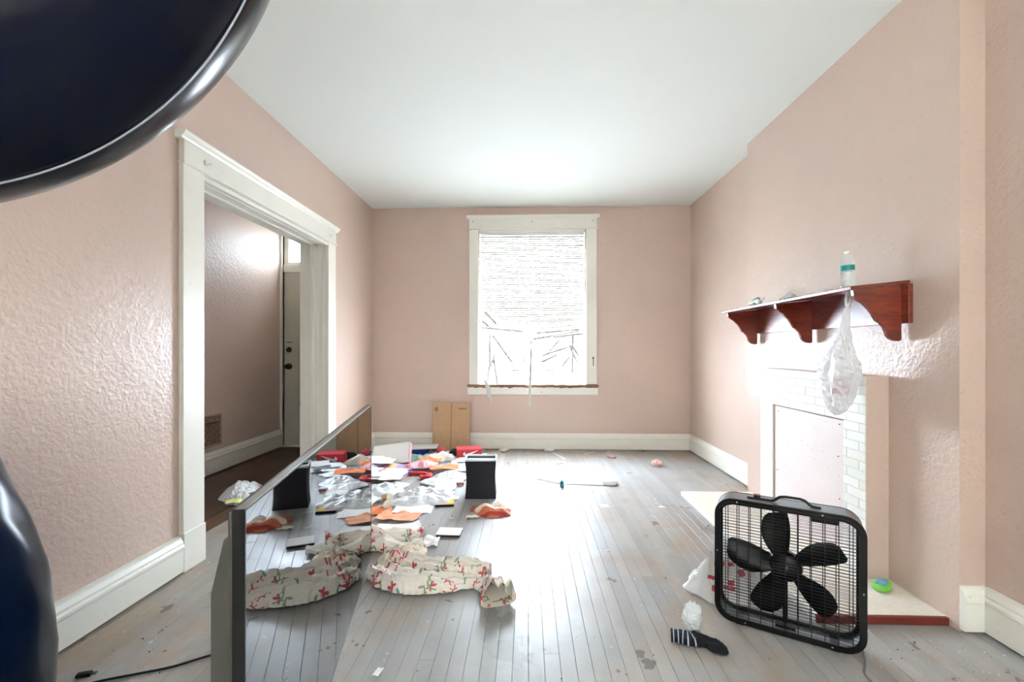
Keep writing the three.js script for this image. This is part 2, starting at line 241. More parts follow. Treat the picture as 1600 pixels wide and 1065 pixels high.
// ------------------------------------------------------------------ hall: front door, transom, wall grille
{
  const fr = struct('trim_3', [box(HX0 - 0.03, HX0 + 0.0, 0, TR1 + 0.06, HZ - 0.16, HZ + 0.02), box(HX1 - 0.03, HX1 + 0.0, 0, TR1 + 0.06, HZ - 0.16, HZ + 0.02), box(HX0, HX1 - 0.03, TR1, TR1 + 0.06, HZ - 0.16, HZ + 0.01), box(HX0, HX1 - 0.03, -0.16, 0.014, HZ - 0.16, HZ + 0.012, 0.004), box(HX0, HX1 - 0.03, DOORTOP - 0.006, TR0, HZ - 0.12, HZ - 0.005, 0.004)], M.trim, 'off white frame of the hall door and transom');
  const tr = struct('window_2', [box(HX0 + 0.002, HX0 + 0.06, TR0 + 0.002, TR1, HZ - 0.06, HZ - 0.02, 0.003), box(HX1 - 0.09, HX1 - 0.032, TR0 + 0.002, TR1, HZ - 0.06, HZ - 0.02, 0.003), box(HX0 + 0.06, HX1 - 0.09, TR0 + 0.002, TR0 + 0.03, HZ - 0.06, HZ - 0.02, 0.003), box(HX0 + 0.06, HX1 - 0.09, TR1 - 0.13, TR1, HZ - 0.06, HZ - 0.02, 0.003)], M.trim, 'transom light over the hall door');
  const gl = obj('pane', new THREE.PlaneGeometry(HX1 - HX0 - 0.15, TR1 - TR0 - 0.16), phys({ color: 0xdfe3e1, transmission: 1, thickness: 0, roughness: 0.02, ior: 1.45 }), tr); gl.position.set((HX0 + HX1) / 2 - 0.015, (TR0 + TR1) / 2 - 0.05, HZ - 0.04);
  // the house number seen from behind: a 4 the wrong way round
  const f4 = [[0, 0], [0.03, 0], [0.03, 0.004], [0.022, 0.008], [0.022, 0.025], [0.062, 0.025], [0.062, 0.036], [0.02, 0.1], [0.012, 0.1], [0.012, 0.036], [0.0, 0.036], [0.0, 0.025], [0.012, 0.025], [0.012, 0.008], [0, 0.004]];
  const n4 = obj('house_number', extrude(f4, 0.003, [[[0.022, 0.036], [0.05, 0.036], [0.022, 0.08]]]), M2.black, tr); n4.scale.setScalar(1.05); n4.position.set(-2.615, 2.2, HZ - 0.036); n4.userData.label = 'dark house number read from behind';
  const d = struct('door_2', [box(HX0 + 0.001, HX1 - 0.031, 0.015, DOORTOP - 0.008, HZ - 0.07, HZ - 0.026, 0.004)], std({ color: 0xcfcab8, bumpMap: M.trim.bumpMap, bumpScale: 0.002, roughness: 0.45 }), 'plain off white hall door');
  const knob = (y, r) => { const k = obj(r > 0.026 ? 'door_knob' : 'deadbolt', new THREE.LatheGeometry([[0.001, 0], [r * 1.15, 0], [r * 1.2, 0.006], [r * 0.5, 0.012], [r * 0.45, 0.03], [r * 0.95, 0.04], [r, 0.052], [r * 0.6, 0.064], [0.001, 0.066]].map(([a, b]) => new THREE.Vector2(a, r > 0.026 ? b : b * 0.45)), 20), M2.metal, d); k.rotation.x = Math.PI / 2; k.position.set(-2.772, y, HZ - 0.026); };
  knob(0.935, 0.03); knob(1.13, 0.025);
  obj('mail_plate', box(-2.80, -2.74, 1.215, 1.222, HZ - 0.027, HZ - 0.02, 0.002), M2.metal, d);
  // ornate floor-level register in the hall wall
  const reg = thing('wall_register', 'ornate cast register grille low on the hall wall', 'grille', [XH + 0.002, 0.25, -4.09]);
  const w = 0.3, h = 0.29, gm = std({ color: 0xb08f78, roughness: 0.55 }), bars = [];
  obj('frame', [box(0, 0.014, 0, 0.022, 0, w, 0.003), box(0, 0.014, h - 0.022, h, 0, w, 0.003), box(0, 0.014, 0.022, h - 0.022, 0, 0.022, 0.003), box(0, 0.014, 0.022, h - 0.022, w - 0.022, w, 0.003)], gm, reg);
  obj('duct', [box(-0.2, -0.196, 0.022, h - 0.022, 0.022, w - 0.022), box(-0.2, 0, 0.019, 0.022, 0.022, w - 0.022), box(-0.2, 0, h - 0.022, h - 0.019, 0.022, w - 0.022), box(-0.2, 0, 0.022, h - 0.022, 0.019, 0.022), box(-0.2, 0, 0.022, h - 0.022, w - 0.022, w - 0.019)], std({ color: 0x8d8f90, metalness: 0.6, roughness: 0.5 }), reg);
  for (let i = 0; i < 7; i++) { const z0 = 0.03 + i * 0.038; for (const s of [-1, 1]) { const c = new THREE.CatmullRomCurve3([0, 1, 2, 3, 4, 5].map((k) => new THREE.Vector3(0.008, 0.025 + k * 0.036, z0 + s * 0.016 * Math.cos(k * 1.9 + i)))); bars.push(new THREE.TubeGeometry(c, 14, 0.0042, 5)); } const ring = new THREE.TorusGeometry(0.016, 0.005, 5, 12); ring.rotateY(Math.PI / 2); ring.translate(0.008, 0.243, z0 + 0.01); bars.push(ring); }
  obj('scrollwork', bars, gm, reg);
}
// ------------------------------------------------------------------ fireplace surround, hearth, mantel shelf
{
  const SX = 1.625, Z0 = -3.173, Z1 = -2.206, HT = 1.003, PZ0 = -3.019, PZ1 = -2.359, PT = 0.77;
  const fp = struct('fireplace', [box(SX + 0.006, BX, 0.031, HT, Z0, PZ0), box(SX + 0.006, BX, 0.031, HT, PZ1, Z1), box(SX + 0.006, BX, PT, HT, PZ0, PZ1)], M.wall, 'shallow fireplace surround with white painted brick front');
  tag(fp, 'shallow fireplace surround with white painted brick front', 'fireplace'); delete fp.userData.kind;
  const bt = [0, 1, 2, 3].map((k) => phys({ color: [0xf4f3ee, 0xf1f0e9, 0xf6f5f1, 0xefede2][k], bumpMap: rep(wallBump, 3), bumpScale: 0.002, roughness: 0.5 }));
  const mortar = std({ color: 0xd6d2c6, roughness: 0.8 });
  obj('mortar_bed', [box(SX + 0.003, SX + 0.006, 0.031, HT - 0.002, Z0 + 0.001, PZ0), box(SX + 0.003, SX + 0.006, 0.031, HT - 0.002, PZ1, Z1 - 0.001), box(SX + 0.003, SX + 0.006, PT, HT - 0.002, PZ0, PZ1)], mortar, fp);
  const bh = (HT - 0.031) / 21, bl = 0.168, r = rng(15), geos = new Map();
  for (let row = 0; row < 21; row++) {
    const y0 = 0.031 + row * bh, spans = y0 + bh * 0.5 > PT ? [[Z0, Z1]] : [[Z0, PZ0], [PZ1, Z1]];
    for (const [a, b] of spans) {
      const cuts = [a]; let z = Z0 + (row % 2 ? bl / 2 : 0); while (z < b) { if (z > a + 0.02 && z < b - 0.02) cuts.push(z); z += bl; } cuts.push(b);
      for (let k = 0; k + 1 < cuts.length; k++) {
        const len = cuts[k + 1] - cuts[k] - 0.0035, hh = bh - 0.0035, key = len.toFixed(3);
        if (!geos.has(key)) geos.set(key, box(-0.004, 0.004, -hh / 2, hh / 2, -len / 2, len / 2, 0.0015));
        const o = obj('brick', geos.get(key), bt[Math.floor(r() * 4)], fp); o.position.set(SX + 0.004 + 0.0012 * r(), y0 + bh / 2, (cuts[k] + cuts[k + 1]) / 2);
      }
    }
  }
  const pb = dataTex(256, 256, (u, v) => { const k = 1 + 0.05 * (fA(u, v) - 0.5), s = fC(u, v) > 0.9 ? -60 : 0; return [238 * k + s, 224 * k + s, 220 * k + s]; }, true);
  const pn = obj('cover_panel', box(SX + 0.012, SX + 0.03, 0.031, PT - 0.007, PZ0 + 0.006, PZ1 - 0.009, 0.001), phys({ map: rep(pb, 1.3), bumpMap: rep(wallBump, 1.2), bumpScale: 0.002, roughness: 0.5 }), fp); pn.userData.label = 'pale painted board closing the fireplace';
  for (const [y, z] of [[0.74, PZ1 - 0.04], [0.57, PZ1 - 0.05], [0.35, PZ1 - 0.04], [0.15, PZ1 - 0.05], [0.73, PZ0 + 0.05], [0.35, PZ0 + 0.04]]) { const n = obj('nail', new THREE.SphereGeometry(0.0035, 8, 6), M2.metal, pn); n.position.set(SX + 0.011, y, z); }
  // hearth slab with edging
  const ht = thing('hearth', 'low pale hearth slab with red brown wood edging', 'hearth', [0, 0, 0]);
  const hm = std({ map: dataTex(512, 512, (u, v) => { const k = 1 + 0.10 * (fA(u * 2, v * 2) - 0.5) + 0.06 * (fC(u * 2, v * 2) - 0.5), s = fB(u * 4, v * 4) > 0.79 ? -26 : 0; return [226 * k + s, 217 * k + s, 203 * k + s * 1.2]; }, true), roughness: 0.7 });
  const slabs = [[-3.50, -3.10], [-3.10, -2.70], [-2.70, -2.30], [-2.30, -1.905]];
  for (const [a, b] of slabs) obj('slab', box(1.212, BX, 0, 0.03, a + 0.001, b - 0.001, 0.002), hm, ht);
  obj('front_edging', box(1.196, 1.212, 0, 0.032, -3.51, -1.89, 0.003), M.trim, ht);
  const red = phys({ color: 0x6e241a, roughness: 0.35, clearcoat: 0.3 });
  obj('end_edging', box(1.196, 1.728, 0, 0.034, -1.905, -1.888, 0.004), red, ht);
  obj('back_edging', box(1.196, BX, 0, 0.032, -3.52, -3.50, 0.003), M.trim, ht);

  // mantel shelf: tilts a little forward
  const wood = dataTex(512, 512, (u, v) => { const g = fF(u * 0.8 + 0.08 * fA(u, v), v * 7), m = fA(u, v), k = 0.55 + 0.75 * g + 0.35 * (m - 0.5); return [150 * k, 58 * k, 30 * k]; }, true);
  const wm = phys({ map: rep(wood, 1.6), color: 0xd8c8c0, roughness: 0.32, clearcoat: 0.5, clearcoatRoughness: 0.25 });
  const ms = thing('mantel_shelf', 'red brown wooden mantel shelf on three scroll brackets', 'shelf', [BX, 1.176, -2.75]);
  const tilt = Math.atan2(0.028, 0.265), top = box(-0.2665, 0, -0.016, 0, -0.69, 0.665, 0.003); top.rotateZ(tilt); top.translate(0, 0.27, 0);
  obj('shelf_board', top, wm, ms);
  obj('back_board', box(-0.02, 0, 0.074, 0.252, -0.665, 0.68, 0.002), wm, ms);
  const bp = [[1.500, 1.404], [1.504, 1.378], [1.512, 1.365], [1.545, 1.345], [1.575, 1.316], [1.590, 1.294], [1.598, 1.279], [1.606, 1.264], [1.622, 1.254], [1.641, 1.234], [1.649, 1.214], [1.654, 1.196], [1.668, 1.180], [1.686, 1.171], [1.706, 1.169], [1.716, 1.176], [1.716, 1.426]].map(([x, y]) => [x - BX, y - 1.176]);
  const bg = extrude(bp, 0.019);
  for (const z of [0.63, -0.01, -0.655]) { const b = obj('bracket', bg, wm, ms); b.position.z = z - 0.0095; }
}
// ------------------------------------------------------------------ television standing on the floor
{
  const L = 1.62, Ht = 0.83, t = thing('television', 'large black flat television standing on edge on the floor', 'television', [(-0.531 - 0.847) / 2, 0, (-0.826 - 2.415) / 2], Math.atan2(0.981, -0.195));
  const bz = phys({ color: 0x0b0b0c, roughness: 0.3 }), back = std({ color: 0x3d3b36, roughness: 0.5 }), alu = std({ color: 0x8d8a84, metalness: 0.8, roughness: 0.35 });
  const smear = dataTex(512, 256, (u, v) => 6 + 26 * smooth(0.52, 0.8, fF(u * 2, v * 0.7)) * smooth(0.4, 0.6, fA(u, v)));
  obj('bezel', [box(-L / 2, -L / 2 + 0.006, 0, Ht, -0.022, 0.001, 0.001), box(L / 2 - 0.006, L / 2, 0, Ht, -0.022, 0.001, 0.001), box(-L / 2, L / 2, Ht - 0.006, Ht, -0.022, 0.001, 0.001), box(-L / 2, L / 2, 0, 0.012, -0.022, 0.001, 0.001)], bz, t);
  obj('top_strip', box(-L / 2, L / 2, Ht - 0.0005, Ht + 0.0008, -0.016, 0.0005), alu, t); obj('bottom_strip', box(-L / 2, L / 2, 0.011, 0.014, 0, 0.002), alu, t);
  const sc = obj('screen', box(-L / 2 + 0.005, L / 2 - 0.005, 0.011, Ht - 0.005, -0.012, 0), phys({ color: 0x050506, roughness: 0.5, roughnessMap: smear, ior: 2.3 }), t);
  { const p = sc.geometry.attributes.position, uv = sc.geometry.attributes.uv; for (let i = 0; i < p.count; i++) uv.setXY(i, (p.getX(i) + L / 2) / L, p.getY(i) / Ht); }
  obj('back_panel', box(-L / 2 + 0.002, L / 2 - 0.002, 0.004, Ht - 0.003, -0.030, -0.012, 0.004), back, t);
  const prof = [[-0.028, 0.02], [-0.062, 0.045], [-0.062, Ht - 0.16], [-0.040, Ht - 0.06], [-0.028, Ht - 0.05]], hs = extrude(prof, L - 0.02); hs.rotateY(Math.PI / 2); hs.translate(0, 0, 0);
  const gh = extrude(prof.map(([a, y]) => [a, y]), L - 0.02); gh.applyMatrix4(new THREE.Matrix4().makeBasis(new THREE.Vector3(0, 0, 1), new THREE.Vector3(0, 1, 0), new THREE.Vector3(1, 0, 0))); gh.translate(-L / 2 + 0.01, 0, 0); gh.computeVertexNormals();
  obj('rear_housing', gh, back, t);
}
// ------------------------------------------------------------------ box fan
{
  const t = thing('box_fan', 'black metal box fan with wire grille and five blades', 'fan', [1.012, 0, -1.788], -0.5085);
  const S = 0.253, Y0 = 0.008, HH = 0.506, D = 0.105, bl = phys({ color: 0x060607, roughness: 0.3, specularIntensity: 0.7 }), wire = phys({ color: 0x070708, roughness: 0.35 }), blade = phys({ color: 0x050506, roughness: 0.3, specularIntensity: 0.6 }), grey = std({ color: 0x9aa0a4, metalness: 0.3, roughness: 0.3 });
  const rr = (s, h, r, n = 8) => { const p = []; for (const [cx, cy, a0] of [[s - r, h - r, 0], [-s + r, h - r, 1], [-s + r, -h + r, 2], [s - r, -h + r, 3]]) for (let i = 0; i <= n; i++) { const a = (a0 + i / n) * Math.PI / 2; p.push([cx + r * Math.cos(a), cy + r * Math.sin(a)]); } return p; };
  const cy = Y0 + HH / 2, ring = (so, ro, si, ri, z0, d) => { const g = extrude(rr(so, so, ro), d, [rr(si, si, ri).reverse()]); g.translate(0, cy, z0); g.computeVertexNormals(); return g; };
  obj('housing', ring(S, 0.07, S - 0.004, 0.066, -D, D - 0.004), phys({ color: 0x8b9094, metalness: 0.7, roughness: 0.3 }), t);
  obj('front_rim', [ring(S + 0.001, 0.071, S - 0.020, 0.052, -0.008, 0.009), ring(S - 0.012, 0.06, S - 0.022, 0.05, 0.0, 0.004)], bl, t);
  obj('back_rim', ring(S + 0.001, 0.071, S - 0.020, 0.052, -D - 0.004, 0.008), bl, t);
  const grille = (z, bulge) => {
    const ws = [], R = S - 0.018, edge = (v) => { const k = R - 0.05; return Math.abs(v) < k ? R : k + Math.sqrt(Math.max(0, 0.05 ** 2 - (Math.abs(v) - k) ** 2)); };
    const bar = (a, b, r, n = 1) => { const m = a.clone().lerp(b, 0.5), g = new THREE.CylinderGeometry(r, r, a.distanceTo(b), 5, n, true); g.applyQuaternion(new THREE.Quaternion().setFromUnitVectors(new THREE.Vector3(0, 1, 0), b.clone().sub(a).normalize())); g.translate(m.x, m.y, m.z); return g; };
    for (let y = -0.225; y <= 0.2251; y += 0.0125) { const e = edge(y); ws.push(bar(new THREE.Vector3(-e, cy + y, z), new THREE.Vector3(e, cy + y, z), 0.0011)); }
    for (let i = -5; i <= 5; i++) { const x = i * 0.0425, e = edge(x); ws.push(bar(new THREE.Vector3(x, cy - e, z + bulge), new THREE.Vector3(x, cy + e, z + bulge), 0.0016)); }
    return ws;
  };
  obj('front_grille', grille(-0.004, 0.0025), wire, t);
  obj('back_grille', grille(-D + 0.002, -0.0025), wire, t);
  // five swept blades with pitch
  const bladeGeo = (() => {
    const nu = 18, nv = 10, pos = [], idx = [];
    for (let side = 0; side < 2; side++) for (let i = 0; i <= nu; i++) for (let j = 0; j <= nv; j++) {
      const u = i / nu, v = j / nv - 0.5, rad = 0.035 + 0.178 * u, wid = 0.034 + 0.070 * Math.pow(Math.sin(Math.PI * clamp(0.12 + u * 0.80)), 0.8) * (u > 0.93 ? Math.sqrt(1 - ((u - 0.93) / 0.07) ** 2 * 0.92) : 1), sweep = 0.02 * u - 0.035 * u * u;
      const lat = v * wid + sweep, pitch = lerp(0.75, 0.38, u), cam = 0.01 * (1 - 4 * v * v);
      pos.push(rad * Math.cos(lat / 0.35), rad * Math.sin(lat / 0.35) + lat * Math.cos(pitch) * 0.72, lat * Math.sin(pitch) * 0.8 + cam + (side ? -0.002 : 0));
    }
    const q = (nu + 1) * (nv + 1), at = (i, j, s) => s * q + i * (nv + 1) + j;
    for (let s = 0; s < 2; s++) for (let i = 0; i < nu; i++) for (let j = 0; j < nv; j++) { const a = at(i, j, s), b = at(i + 1, j, s), c = at(i + 1, j + 1, s), d = at(i, j + 1, s); if (s) idx.push(a, c, b, a, d, c); else idx.push(a, b, c, a, c, d); }
    for (let i = 0; i < nu; i++) for (const j of [0, nv]) { const a = at(i, j, 0), b = at(i + 1, j, 0), c = at(i + 1, j, 1), d = at(i, j, 1); idx.push(a, b, c, a, c, d); }
    for (let j = 0; j < nv; j++) { const a = at(nu, j, 0), b = at(nu, j + 1, 0), c = at(nu, j + 1, 1), d = at(nu, j, 1); idx.push(a, b, c, a, c, d); }
    const g = new THREE.BufferGeometry(); g.setAttribute('position', new THREE.Float32BufferAttribute(pos, 3)); g.setIndex(idx); g.computeVertexNormals(); return metreUV(g);
  })();
  for (let k = 0; k < 5; k++) { const b = obj('blade', bladeGeo, blade, t); b.position.set(0, cy, -0.052); b.rotation.z = (32 + 72 * k) * Math.PI / 180; }
  const lathe = (pts, n = 32) => { const g = new THREE.LatheGeometry(pts.map(([a, b]) => new THREE.Vector2(a, b)), n); g.rotateX(Math.PI / 2); return g; };
  const hub = obj('hub', lathe([[0.001, 0.028], [0.03, 0.026], [0.052, 0.018], [0.060, 0.004], [0.060, -0.02], [0.001, -0.02]]), blade, t); hub.position.set(0, cy, -0.052);
  const cap = obj('hub_cap', lathe([[0.001, 0.008], [0.012, 0.006], [0.016, 0]]), phys({ color: 0x202124, roughness: 0.2 }), hub); cap.position.z = 0.026;
  const mot = obj('motor', lathe([[0.001, 0], [0.05, 0], [0.052, -0.03], [0.045, -0.032], [0.001, -0.034]]), blade, t); mot.position.set(0, cy, -0.068);
  obj('motor_bracket', [box(-0.009, 0.009, Y0 + 0.006, Y0 + HH - 0.006, -D + 0.006, -D + 0.012, 0.001), box(-0.035, 0.035, Y0 + 0.004, Y0 + 0.012, -D + 0.006, -0.05, 0.001)], bl, t);
  obj('control_box', box(0.085, 0.178, Y0 + HH - 0.062, Y0 + HH - 0.004, -D + 0.004, -D + 0.034, 0.004), bl, t);
  obj('knob', new THREE.CylinderGeometry(0.012, 0.014, 0.014, 16).translate(-0.10, Y0 + HH + 0.006, -0.07), bl, t);
  const hp = new THREE.CatmullRomCurve3([[-0.135, 0.516], [-0.05, 0.517], [-0.035, 0.524], [-0.02, 0.537], [0.0, 0.541], [0.05, 0.541], [0.066, 0.536], [0.082, 0.523], [0.094, 0.517], [0.118, 0.516]].map(([x, y]) => new THREE.Vector3(x, y, -0.045)), false, 'catmullrom', 0.1);
  const hg = new THREE.TubeGeometry(hp, 50, 0.0055, 8); hg.scale(1, 1, 1); obj('handle', hg, bl, t);
  for (const x of [-0.16, 0.16]) obj('foot', box(x - 0.015, x + 0.015, 0, Y0 + 0.004, -D + 0.004, -0.006, 0.002), bl, t);
  const sg = new THREE.SphereGeometry(0.0035, 8, 6), sm = std({ color: 0xc8c8c8, metalness: 0.9, roughness: 0.3 });
  for (const [x, y] of [[-0.17, 0.242], [0.12, 0.243], [-0.243, 0.03], [0.243, -0.02], [-0.14, -0.243], [0.15, -0.243]]) { const s = obj('screw', sg, sm, t); s.position.set(x, cy + y, 0.002); }
  const cg = new THREE.TubeGeometry(new THREE.CatmullRomCurve3([[0.24, 0.03, -0.06], [0.246, 0.012, 0.01], [0.24, 0.005, 0.05], [0.235, 0.004, 0.09], [0.27, 0.004, 0.16], [0.36, 0.004, 0.28], [0.5, 0.004, 0.38]].map((p) => new THREE.Vector3(...p))), 50, 0.0035, 6);
  obj('power_cord', cg, std({ color: 0x6f7376, roughness: 0.4 }), t);
}
// ------------------------------------------------------------------ crumpled things: tools
function foldField(seed, n, freq) {                           // sharp creases: sum of folded waves in random directions
  const r = rng(seed), ds = []; for (let i = 0; i < n; i++) { const a = r() * 6.283, b = (r() - 0.5) * 2, c = Math.sqrt(1 - b * b); ds.push([c * Math.cos(a), b, c * Math.sin(a), freq * (0.6 + 1.4 * r() * (1 + i * 0.25)), r() * 10, 1 / (1 + i * 0.35)]); }
  const tot = ds.reduce((s, d) => s + d[5], 0);
  return (x, y, z) => { let s = 0; for (const [dx, dy, dz, f, p, w] of ds) { let t = (dx * x + dy * y + dz * z) * f + p; t += 0.35 * Math.sin(t * 0.7 + p); t = t - Math.floor(t); s += w * (1 - Math.abs(2 * t - 1)); } return s / tot - 0.5; };
}
function facet(g) { g = g.index ? g.toNonIndexed() : g; g.computeVertexNormals(); return g; }
// a crushed closed skin with sharp facets, flattened on what it lies on
function crumpledBlob(rx, ry, rz, seed, { amp = 0.25, freq = 9, n = 7, seg = 44, sit = 0.75, taper = 0, soft = false } = {}) {
  const g = new THREE.SphereGeometry(1, seg, Math.round(seg * 0.7)), p = g.attributes.position, f = foldField(seed, n, freq), uv = g.attributes.uv, r = rng(seed + 5), rows = Math.round(seg * 0.7);
  for (let i = 0; i < p.count; i++) {
    const row = Math.floor(i / (seg + 1)), colm = i % (seg + 1); if (colm === 0) r.first = null;
    const j = row === 0 || row === rows ? 0 : 1, x = p.getX(i), y = p.getY(i), z = p.getZ(i); let k = 1 + 2 * amp * f(x * rx, y * ry, z * rz) + (soft ? 0 : j * (colm === seg ? 0 : 0.16 * amp * (r() - 0.5))); const tp = 1 - taper * (y * 0.5 + 0.5);
    p.setXYZ(i, x * rx * k * tp, Math.max(y * ry * k + ry * sit, 0.0015 + 0.002 * (k - 0.8)), z * rz * k * tp);
  }
  for (let row = 1; row < rows; row++) { const a = row * (seg + 1), e = a + seg; p.setXYZ(e, p.getX(a), p.getY(a), p.getZ(a)); }
  for (let i = 0; i < p.count; i++) uv.setXY(i, p.getX(i), p.getZ(i));
  if (soft) { g.computeVertexNormals(); return g; } return facet(g);
}
// a thrown-down plastic bag or paper: irregular outline, sharp peaks and folds, two layers
function crushedBag(w, d, high, seed, { n = 15, freq = 6, ragged = 0.3 } = {}) {
  const r = rng(seed), f = foldField(seed, 8, freq), f2 = foldField(seed + 1, 6, freq * 2.6), lobes = [r() * 6, r() * 6, r() * 6], pos = [], uv = [], idx = [];
  for (let side = 0; side < 2; side++) for (let i = 0; i <= n; i++) for (let j = 0; j <= n; j++) {
    let a = i / n * 2 - 1, b = j / n * 2 - 1; const edge = Math.max(Math.abs(a), Math.abs(b)); if (edge < 0.99) { a += (r() - 0.5) * 0.9 / n; b += (r() - 0.5) * 0.9 / n; } else if (side) { r(); r(); }
    const ang = Math.atan2(b, a), out = edge / (Math.hypot(a, b) || 1), rad = lerp(1, out, 0.55) * (1 + ragged * (0.5 * Math.sin(2 * ang + lobes[0]) + 0.35 * Math.sin(3 * ang + lobes[1]) + 0.25 * Math.sin(7 * ang + lobes[2])));
    const x = a * rad * w / 2, z = b * rad * d / 2, e = 1 - edge ** 2.4, hgt = edge > 0.995 ? 0.004 + 0.012 * Math.abs(f(x, 0.3, z)) : 0.004 + high * e * clamp(0.5 + 1.1 * f(x, 0, z) + 0.25 * f2(x, 0, z), 0.06, 1.2);
    pos.push(x, side ? Math.min(hgt * 0.2, 0.004) : hgt, z); uv.push(x, z);
  }
  const q = (n + 1) ** 2; for (let s = 0; s < 2; s++) for (let i = 0; i < n; i++) for (let j = 0; j < n; j++) { const A = s * q + i * (n + 1) + j, B = A + n + 1; if (r() < 0.5) idx.push(A, A + 1, B, B, A + 1, B + 1); else idx.push(A, A + 1, B + 1, A, B + 1, B); }
  const g = new THREE.BufferGeometry(); g.setAttribute('position', new THREE.Float32BufferAttribute(pos, 3)); g.setAttribute('uv', new THREE.Float32BufferAttribute(uv, 2)); g.setIndex(idx); return facet(g);
}
function sheet(w, d, seed, { amp = 0.01, freq = 6, n = 5, nx = 14, nz = 12, curl = 0, ragged = 0 } = {}) {
  const g = new THREE.PlaneGeometry(w, d, nx, nz); g.rotateX(-Math.PI / 2); const p = g.attributes.position, f = foldField(seed, n, freq), r = rng(seed * 7 + 1); let lo = 9;
  for (let i = 0; i < p.count; i++) {
    let x = p.getX(i), z = p.getZ(i); const ex = Math.abs(x / w) > 0.49 || Math.abs(z / d) > 0.49;
    if (ex && ragged) { x *= 1 - ragged * r(); z *= 1 - ragged * r(); }
    const y = amp * f(x, 0, z) + curl * (x / w) ** 2 * 4 + curl * 0.4 * (z / d); lo = Math.min(lo, y); p.setXYZ(i, x, y, z);
  }
  g.translate(0, -lo + 0.0006, 0); return facet(g);
}
function clothTube(pts, half, high, seed, { amp = 0.5, freq = 9, n = 8, rings = 70, around = 40 } = {}) {
  const c = new THREE.CatmullRomCurve3(pts.map(([x, z]) => new THREE.Vector3(x, 0, z))), len = c.getLength(), f = foldField(seed, n, freq), f2 = foldField(seed + 3, 5, freq * 2.5), pos = [], uv = [], idx = [];
  for (let i = 0; i <= rings; i++) {
    const t = i / rings, q = c.getPointAt(t), d = c.getTangentAt(t), nx = -d.z, nz = d.x, hw = half(t) * (1 + 0.5 * f2(t * len * 0.7, 0, 0)), hh = high(t);
    for (let j = 0; j <= around; j++) {
      const a = ((j % around) / around) * 6.2832, ca = Math.cos(a), sa = Math.sin(a), lat = Math.sign(ca) * Math.abs(ca) ** 0.8 * hw;
      const w = 1.25 * f(t * len * 0.42 + lat * 0.7, 0, lat * 2.4) + 0.55 * f2(t * len * 0.4 + lat * 0.4, 0.1, lat * 1.1), side = 1 + 0.28 * f2(t * len, ca * 0.02, 0);
      const y = sa > 0 ? hh * (0.25 + Math.abs(sa) ** 0.6 * clamp(1 + 2.4 * amp * w, 0.25, 2)) : 0.002 + hh * 0.25 * (1 + sa);
      pos.push(q.x + nx * lat * side, Math.max(0.002, y), q.z + nz * lat * side); uv.push(t * len, (j / around) * half(0.5) * 4.6);
    }
  }
  for (let i = 0; i < rings; i++) for (let j = 0; j < around; j++) { const a = i * (around + 1) + j, b = a + around + 1; idx.push(a, b, a + 1, b, b + 1, a + 1); }
  const g = new THREE.BufferGeometry(); g.setAttribute('position', new THREE.Float32BufferAttribute(pos, 3)); g.setAttribute('uv', new THREE.Float32BufferAttribute(uv, 2)); g.setIndex(idx); g.computeVertexNormals(); return g;
}
function put(o, x, y, z, turn = 0, tiltX = 0, tiltZ = 0) { o.position.set(x, y, z); o.rotation.set(tiltX, turn, tiltZ, 'YXZ'); return o; }
const paper = (hex, rough = 0.85) => std({ color: hex, roughness: rough });
const P = {
  white: paper(0xf4f4f1), cream: paper(0xece7da), grey: paper(0xdadcdb), bluish: paper(0xe6ecf3), orange: paper(0xe9824f), peach: paper(0xeda77f), kraft: paper(0xb98d62), pink: paper(0xe7a6ac),
  plastic: phys({ color: 0xf3f5f6, transmission: 0.3, thickness: 0, roughness: 0.45 }), clear: phys({ color: 0xf4f8fa, transmission: 0.6, thickness: 0, roughness: 0.3 }),
  red: paper(0xc92f37, 0.6), navy: paper(0x10142e, 0.7), black: paper(0x121316, 0.8),
};
// ------------------------------------------------------------------ printed nightwear on the floor
const printTex = canvasTex(1024, 1024, (c, w) => {
  c.fillStyle = '#efe6da'; c.fillRect(0, 0, w, w); const r = rng(77);
  for (let i = 0; i < 150; i++) {
    const x = r() * w, y = r() * w, a = r() * 6.28; 
    for (const [ox, oy] of [[0, 0], [w, 0], [-w, 0], [0, w], [0, -w]]) {
      c.save(); c.translate(x + ox, y + oy); c.rotate(a); c.lineCap = 'round';
      if (i % 3 === 0) { c.strokeStyle = '#cf5a5c'; c.lineWidth = 13; c.beginPath(); c.moveTo(-34, 4); c.lineTo(0, -3); c.lineTo(34, 6); c.moveTo(0, -3); c.lineTo(8, 30); c.moveTo(-10, 0); c.lineTo(-20, -24); c.stroke(); }
      else if (i % 3 === 1) { c.strokeStyle = '#79a877'; c.lineWidth = 11; c.beginPath(); c.moveTo(-40, 10); c.quadraticCurveTo(0, -26, 42, 4); c.stroke(); c.fillStyle = '#8fb58a'; c.beginPath(); c.ellipse(10, -14, 22, 8, 0.4, 0, 6.3); c.fill(); }
      else { c.fillStyle = i % 2 ? '#7fb0a8' : '#e07a62'; c.beginPath(); c.ellipse(0, 0, 20, 9, 0, 0, 6.3); c.fill(); }
      c.restore();
    }
  }
});
const pyjama = std({ map: rep(printTex, 1.7), roughness: 0.95 }), pale = std({ color: 0xefe8dc, map: rep(printTex, 1.3), roughness: 0.95 });
